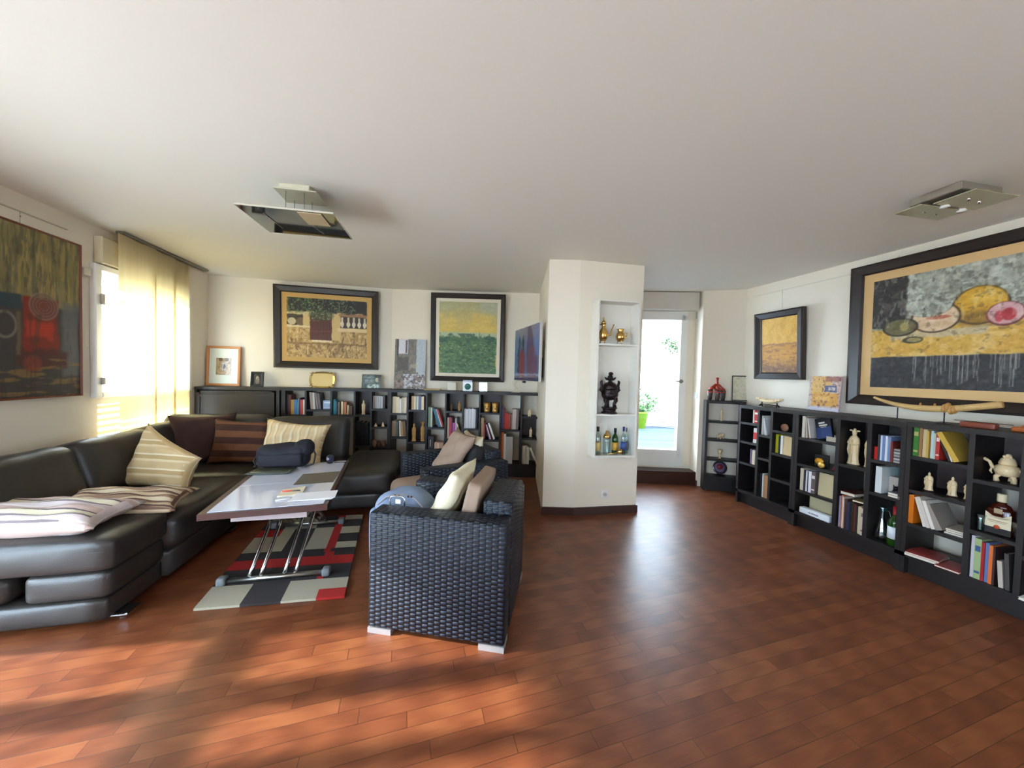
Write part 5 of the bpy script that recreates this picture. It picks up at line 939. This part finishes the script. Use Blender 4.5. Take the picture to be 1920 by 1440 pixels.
# corner shelf contents
statue('ivory_figurine','tall thin ivory figurine on the top shelf of the corner unit',CFR.p(.165,.07,.866),CFR.a,.16,M_IVORY,w=.09)
t=thing('ivory_carving','spreading ivory animal carving on the second shelf of the corner unit','ornament',CFR.p(.165,.07,.641),CFR.a); m=MB(); m.tube([(-.035,0,.02),(0,0,.05),(.035,0,.03)],[.012,.02,.012],8); m.ball((.03,0,.06),.014); m.ball((-.03,0,.055),.012); m.tube([(0,0,0),(0,0,.05)],.012,8); m.tube([(-.03,0,0),(-.03,0,.02)],.006,6); m.tube([(.03,0,0),(.03,0,.03)],.006,6); obj('carving',m,M_IVORY,t)
t=thing('ivory_bust','small ivory bust on a slim stand on the third shelf of the corner unit','bust',CFR.p(.165,.07,.399),CFR.a); m=MB(); m.lathe([(.016,0),(.017,.006),(.007,.012),(.006,.045),(.012,.05)],14); obj('stand',m,M_IVORY,t); m=MB(); m.ball((0,0,.085),.024,sc=(.85,.9,1.15)); m.lathe([(.012,.045),(.02,.052),(.011,.06),(.010,.07)],14); m.ball((.02,.004,.095),.014); obj('head',m,M_IVORY,t)
t=thing('decorated_plate','red and blue round glass plate at the bottom of the corner unit','plate',CFR.p(.185,.11,.187),rot=(R(-12),0,CFR.a)); m=MB(); m.lathe([(0,.0),(.055,.004),(.082,.012),(.08,.015),(.055,.008),(0,.004)],32,M=Matrix.Translation((0,0,.086))@Matrix.Rotation(R(90),4,'X')); obj('rim',m,mat((60,48,58),.15),t); m=MB(); m.tube([(0,-.006,.088),(0,-.011,.088)],.058,32); ce=obj('centre',m,mat((120,110,140),.15),t); m=MB(); m.tube([(0,-.011,.096),(0,-.013,.096)],.036,28); obj('red_glaze',m,mat((130,44,52),.15),ce)
# ------------------------------------------------------------ on top of the shelves
t=thing('glass_candle_holder','orange-red blown glass ornament with three smoky glass legs on the corner shelf','vase',CFR.p(.105,.075,1.119),CFR.a)
RG=mat((176,46,22),.08,name='orange_red_glass',trans=.25,coat=.5); SG=mat((96,84,80),.08,name='smoky_glass',trans=.4)
m=MB(); m.lathe([(.035,.135),(.036,.15),(.022,.19),(.014,.24),(.018,.285),(.012,.285),(.0,.20)],22,M=Matrix.Translation((.0,0,0))); obj('neck',m,RG,t)
for k,(x,y_) in enumerate(((-.075,.0),(.0,-.03),(.07,.01))):
    m=MB(); m.tube([(x*.1,y_*.1,.20),(x*.75,y_*.75,.155),(x,y_,.125)],[.016,.018,.03],12); obj('shoulder',m,RG,t)
    m=MB(); m.lathe([(.02,0),(.028,.05),(.032,.10),(.03,.125),(.0,.14)],18,M=Matrix.Translation((x,y_,0))); lg=obj('leg',m,SG,t)
    m=MB(); m.lathe([(.0325,.098),(.034,.104),(.0325,.11)],18,M=Matrix.Translation((x,y_,0))); obj('ring',m,mat((196,44,40),.15),lg)
t=thing('carved_tusk','small carved ivory tusk on a dark stand on the short right bookcase','ornament',RF.p(1.0,.15,1.101),R(-90))
m=MB(); n=14; m.tube([(-.15+.30*i/n,0,.085-.028*math.sin(PI*i/n)) for i in range(n+1)],[.008+.016*math.sin(PI*(i/n)*.9+.15) for i in range(n+1)],12)
for i in range(11): m.ball((-.12+.024*i,-.012,.072+.006*math.sin(i*2)),.011,seg=8)
obj('tusk',m,M_IVORY,t); m=MB(); 
for x in (-.08,.09): m.tube([(x,0,.045),(x,-.0,.03),(x*1.15,-.02,.004)],[.008,.006,.008],8); m.tube([(x,0,.03),(x*1.15,.02,.004)],[.006,.008],8)
m.tube([(-.09,0,.022),(.1,0,.022)],.005,8); obj('stand',m,mat((30,20,22),.35),t)
m=MB(); m.rbox((-.10,-.03,0),(.02,.03,.006),.002,1,sm=False); o=obj('silver_tray',m,M_CHROME); o.location=RF.p(1.0,.055,1.101); o.rotation_euler=(0,0,R(-90)); tag(o,'small polished silver plate in front of the carved tusk','tray')
t=thing('mounted_tusk','long curved yellow tusk on two thin metal rods below the melon painting','ornament',RF.p(2.23,.16,1.108),R(-90))
m=MB(); n=26; P=[(-.33+.66*i/n,.0,.16-.062*math.sin(PI*(i/n)**.85)) for i in range(n+1)]; rr=[.009+.017*min(1,(i/n)*2.2)*(1-.25*(i/n)) for i in range(n+1)]; m.tube(P,rr,14)
obj('tusk',m,mat((206,170,112),.4,name='old_ivory',bump=.5,bscale=50),t)
for i in (11,14): m=MB(); m.tube([(P[i][0],0,P[i][2]+.015),(P[i][0],0,P[i][2]+.04)],[.008,.005],8); obj('peg',m,M_GOLDW,t)
m=MB()
for k in range(4): m.ball((P[17][0]+.016*(k-1.5),-.005,P[17][2]+.012*math.sin(k*2)),.027,seg=10,sc=(.6,1,1.15))
obj('knot',m,M_GOLDW,t)
for i in (6,16): m=MB(); m.tube([(P[i][0]+.0,0,.0),(P[i][0],0,P[i][2]-.02)],.0035,8); m.rbox((P[i][0]-.03,-.02,0),(P[i][0]+.03,.02,.003),.001,1,sm=False); obj('rod',m,M_BLACK,t)
t=thing('wooden_knife_block','reddish wooden block with a long thin dark blade lying on the right shelf','ornament',RF.p(2.42,.07,1.108),R(-92)); m=MB(); m.rbox((0,0,0),(.155,.045,.036),.006,2); obj('block',m,M_GOLDW if False else mat((128,62,44),.4,bump=.3,bscale=60),t); m=MB(); m.box((-.04,.03,.0365),(.21,.042,.040)); obj('blade',m,M_BLACK,t)
t=thing('wooden_boat','orange-brown carved wooden piece at the right edge on the shelf','ornament',RF.p(2.625,.09,1.108),R(-90)); m=MB(); m.rbox((0,0,0),(.20,.08,.03),.008,2); m.tube([(.03,.04,.028),(.08,.04,.055),(.14,.04,.062),(.19,.04,.03)],[.012,.014,.014,.01],8); obj('carving',m,mat((176,92,44),.4,bump=.3,bscale=50),t)
t=thing('golden_tray','scalloped golden rectangular tray leaning on the shelf under the gate painting','tray',(-1.525,4.965,1.137),rot=(R(-9),0,0))
def ring(w_,h_,n=4,amp=.006): 
    P=[]; 
    for k in range(64):
        a=2*PI*k/64; x=math.copysign(abs(math.cos(a))**.28,math.cos(a))*w_/2; z=math.copysign(abs(math.sin(a))**.28,math.sin(a))*h_/2; q=1+amp*math.cos(a*12)/max(w_,h_)*4; P.append((x*q+.142,z*q+.10))
    return P
o_=ring(.285,.20); i_=ring(.245,.165,amp=.002); m=MB(); vs=[(x,-.014,z) for x,z in o_]+[(x,-.002,z) for x,z in i_]+[(x,-.006,z) for x,z in o_]; n=64; m.add(vs,[(k,(k+1)%n,n+(k+1)%n,n+k) for k in range(n)]+[(2*n+k,2*n+(k+1)%n,(k+1)%n,k) for k in range(n)]); obj('rim',m,mat((206,180,112),.25,.6,name='brass_rim'),t)
m=MB(); m.add([(x,-.002,z) for x,z in i_],[tuple(range(n))]); obj('plate',m,mat((214,188,126),.35,.25,name='brass_plate'),t)
o=MB(); o.rbox((0,0,0),(.21,.11,.014),.003,1,sm=False); o=obj('wooden_board',o,mat((190,160,104),.5)); o.location=FB.p(.435,.07,1.134); o.rotation_euler=(0,0,FB.a); tag(o,'pale wooden board lying flat beside the unframed canvas','board')
ACR=m_pane((236,240,240),.12,'acrylic'); 
def acrylic(label,s,w_,h_):
    t=thing('acrylic_block',label,'ornament',FB.p(s,.10,1.134),FB.a,'clear acrylic frames'); m=MB(); m.rbox((0,0,0),(w_,.025,h_),.002,1,sm=False); obj('block',m,ACR,t); m=MB(); m.box((w_*.1,.008,h_*.1),(w_*.9,.012,h_*.9)); obj('insert',m,mat((216,206,188),.5),t)
acrylic('clear acrylic frame left of the green-faced clock',.745,.13,.115); acrylic('clear acrylic frame right of the green-faced clock',1.17,.11,.12)
t=thing('table_clock','clear square clock with a round green dial under the green landscape','clock',FB.p(.955,.08,1.134),FB.a); m=MB(); m.rbox((0,0,0),(.13,.04,.125),.003,1,sm=False); obj('case',m,mat((206,206,206),.15,name='frosted_acrylic'),t); m=MB(); m.tube([(.065,0,.06),(.065,-.004,.06)],.042,30); dl=obj('dial',m,mat((64,128,116),.4),t); m=MB(); m.box((.064,-.0055,.06),(.066,-.0042,.09)); m.box((.065,-.0055,.059),(.085,-.0042,.061)); obj('hand',m,mat((210,214,204),.4),dl); m=MB(); m.tube([(.065,-.004,.06),(.065,-.006,.06)],.006,12); obj('hub',m,M_BLACK,dl); m=MB(); m.box((.0,.005,.125),(.12,.035,.145)); obj('top_block',m,mat((170,176,196),.3),t)
t=thing('white_sculpture','small open white wire-like sculpture on a plate under the television','ornament',FB.p(1.66,.09,1.134),FB.a); m=MB(); m.rbox((-.055,-.03,0),(.06,.03,.006),.002,1,sm=False); obj('plate',m,mat((226,222,214),.4),t)
m=MB(); m.tube([(-.04,0,.006),(.02,0,.05),(-.02,0,.10),(.02,0,.16),(-.025,0,.185),(-.035,0,.12),(.0,0,.06),(.03,0,.02)],[.006,.010,.008,.006,.005,.006,.006,.005],8); obj('figure',m,mat((214,200,170),.4),t)
# ============================================================ WALL NICHE SHELF
NF=Frame((1.522,3.152),math.atan2(-.045,.671)); WH=mat((226,222,212),.45,name='white_shelf_paint')
t=thing('wall_niche_shelf','tall white three-compartment shelf box on the middle wall','shelf',NF.p(0,0,.606),NF.a)
D=.155; Wd=.43; Hh=1.50
m=MB(); m.box((0,-D,0),(.018,0,Hh)); obj('side_panel',m,WH,t); m=MB(); m.box((Wd-.018,-D,0),(Wd,0,Hh)); obj('side_panel',m,WH,t)
m=MB(); m.box((.018,-D,Hh-.018),(Wd-.018,0,Hh)); obj('top_panel',m,WH,t); m=MB(); m.box((.018,-D,0),(Wd-.018,0,.018)); obj('bottom_panel',m,WH,t)
NZ=[.018,.415,1.085]
for z in NZ[1:]: m=MB(); m.box((.018,-D+.004,z-.016),(Wd-.018,-.006,z)); obj('shelf_board',m,WH,t)
m=MB(); m.box((.018,-.006,.018),(Wd-.018,0,Hh-.018)); obj('back_panel',m,WH,t)
Z0=.606; NP=lambda s,d,k: NF.p(s,-D+d,Z0+NZ[k]+.0005)
t=thing('gold_coffee_pot','tall gold coffee pot with long spout, left on the top niche shelf','pot',NP(.085,.06,2),NF.a); m=MB(); m.lathe([(.02,.03),(.036,.045),(.044,.08),(.040,.12),(.022,.15),(.017,.175),(.024,.19)],24); obj('body',m,M_GOLD,t)
m=MB(); m.lathe([(.024,.19),(.022,.205),(.008,.222),(.004,.24),(.008,.25),(0,.256)],16); obj('lid',m,M_GOLD,t); m=MB(); m.tube([(.036,0,.085),(.075,0,.09),(.085,0,.14),(.105,0,.19)],[.01,.008,.006,.007],8); obj('spout',m,M_GOLD,t); m=MB(); m.tube([(-.018,0,.18),(-.05,0,.185),(-.055,0,.13),(-.038,0,.09)],.005,8); obj('handle',m,mat((50,36,26),.4),t)
for a in (30,150,270): m=MB(); m.tube([(.02*math.cos(R(a)),.02*math.sin(R(a)),.04),(.03*math.cos(R(a)),.03*math.sin(R(a)),.003)],[.005,.004],6); obj('leg',m,M_GOLD,t)
t=thing('gold_milk_jug','round gold milk jug with a side handle, right on the top niche shelf','jug',NP(.265,.07,2),NF.a); m=MB(); m.lathe([(.02,.03),(.038,.045),(.046,.075),(.038,.105),(.026,.12),(.030,.14),(.034,.15),(.028,.146),(.022,.12),(0,.1)],24); obj('body',m,M_GOLD,t); m=MB(); m.tube([(.036,0,.11),(.068,0,.115),(.066,0,.075),(.044,0,.06)],.005,8); obj('handle',m,M_GOLD,t)
for a in (30,150,270): m=MB(); m.tube([(.02*math.cos(R(a)),.02*math.sin(R(a)),.04),(.03*math.cos(R(a)),.03*math.sin(R(a)),.003)],[.005,.004],6); obj('leg',m,M_GOLD,t)
t=thing('bronze_censer','dark bronze lidded tripod censer with side handles in the middle niche','censer',NP(.175,.067,1),NF.a)
m=MB(); m.lathe([(.075,0),(.078,.012),(.06,.02),(.064,.045),(.076,.052),(.07,.062),(0,.062)],26); obj('base',m,M_BRONZE,t)
for a in (-150,-30,90): m=MB(); x,y_=math.cos(R(a)),math.sin(R(a)); m.tube([(x*.05,y_*.05,.15),(x*.062,y_*.05,.125),(x*.045,y_*.04,.095),(x*.05,y_*.045,.063)],[.026,.02,.015,.02],10); obj('leg',m,M_BRONZE,t)
m=MB(); m.lathe([(.02,.128),(.06,.14),(.078,.17),(.08,.195),(.068,.215),(.072,.225),(.072,.232),(.0,.232)],30); obj('bowl',m,M_BRONZE,t)
m=MB(); m.lathe([(.070,.233),(.072,.245),(.064,.275),(.048,.295),(.024,.305),(.016,.315),(0,.316)],30,fold=.02,nf=12); obj('lid',m,M_BRONZE,t)
m=MB(); m.ball((0,0,.345),.028,sc=(1,.8,1.1)); m.ball((0,-.01,.385),.022,sc=(1.1,.9,.8)); 
for s in (-1,1): m.tube([(s*.012,0,.33),(s*.04,0,.335),(s*.056,0,.35)],[.014,.012,.006],8)
obj('lion_finial',m,M_BRONZE,t)
for s in (-1,1): m=MB(); m.tube([(s*.066,0,.20),(s*.092,0,.225),(s*.085,0,.27),(s*.092,0,.305),(s*.082,0,.318)],[.014,.013,.012,.014,.008],8); m.tube([(s*.09,0,.235),(s*.11,0,.225)],[.009,.004],6); obj('handle',m,M_BRONZE,t)
# bottom niche bottles
def slim(name,label,s,d,h,r,glass,cap,lab=None,body=None):
    t=thing(name,label,'bottle',NP(s,d,0),NF.a,'bottles in the niche'); m=MB(); m.lathe([(r,0),(r,h*.6),(r*.8,h*.68),(r*.35,h*.78),(r*.33,h*.9)],18); obj('glass_body',m,glass,t); m=MB(); m.lathe([(r*.42,h*.84),(r*.45,h),(0,h)],14); obj('cap',m,mat(cap,.35),t)
    if lab: m=MB(); m.lathe([(r+.0006,h*.15),(r+.0006,h*.45)],18); obj('label',m,mat(lab,.5),t)
slim('slim_bottle','clear bottle with a black cap at the left end of the bottom niche',.06,.05,.27,.03,CGL,(26,34,24),(196,170,110))
slim('green_bottle','dark green bottle with gold label in the bottom niche',.255,.085,.25,.03,GREEN,(18,24,20),(206,160,66))
slim('blue_capped_bottle','clear bottle with a blue cap and blue label in the bottom niche',.325,.05,.27,.024,CGL,(30,40,110),(60,86,150))
slim('mini_bottle','clear bottle with a grey cap at the right end of the bottom niche',.375,.09,.255,.022,CGL,(120,120,130),(90,96,110))
t=thing('cocktail_shaker','glass cocktail shaker with a gold lid between the niche bottles','shaker',NP(.155,.055,0),NF.a); m=MB(); m.lathe([(.03,0),(.034,.01),(.038,.135),(.036,.16)],22); obj('glass_body',m,CGL,t); m=MB(); m.lathe([(.037,.16),(.037,.178),(.024,.2),(.014,.205),(.014,.23),(0,.232)],22); obj('lid',m,M_GOLD,t)
t=thing('gold_bell','small gold bell-shaped strainer lying in front of the green bottle','bar tool',NP(.25,.02,0),NF.a); m=MB(); m.tube([(-.10,0,.012),(-.02,.0,.018),(.0,0,.02)],[.004,.004,.008],8); m.lathe([(.008,0),(.02,.02),(.03,.045),(.026,.045),(0,.02)],16,M=Matrix.Translation((0,0,.028))@Matrix.Rotation(R(80),4,'Y')); obj('strainer',m,M_GOLD,t)
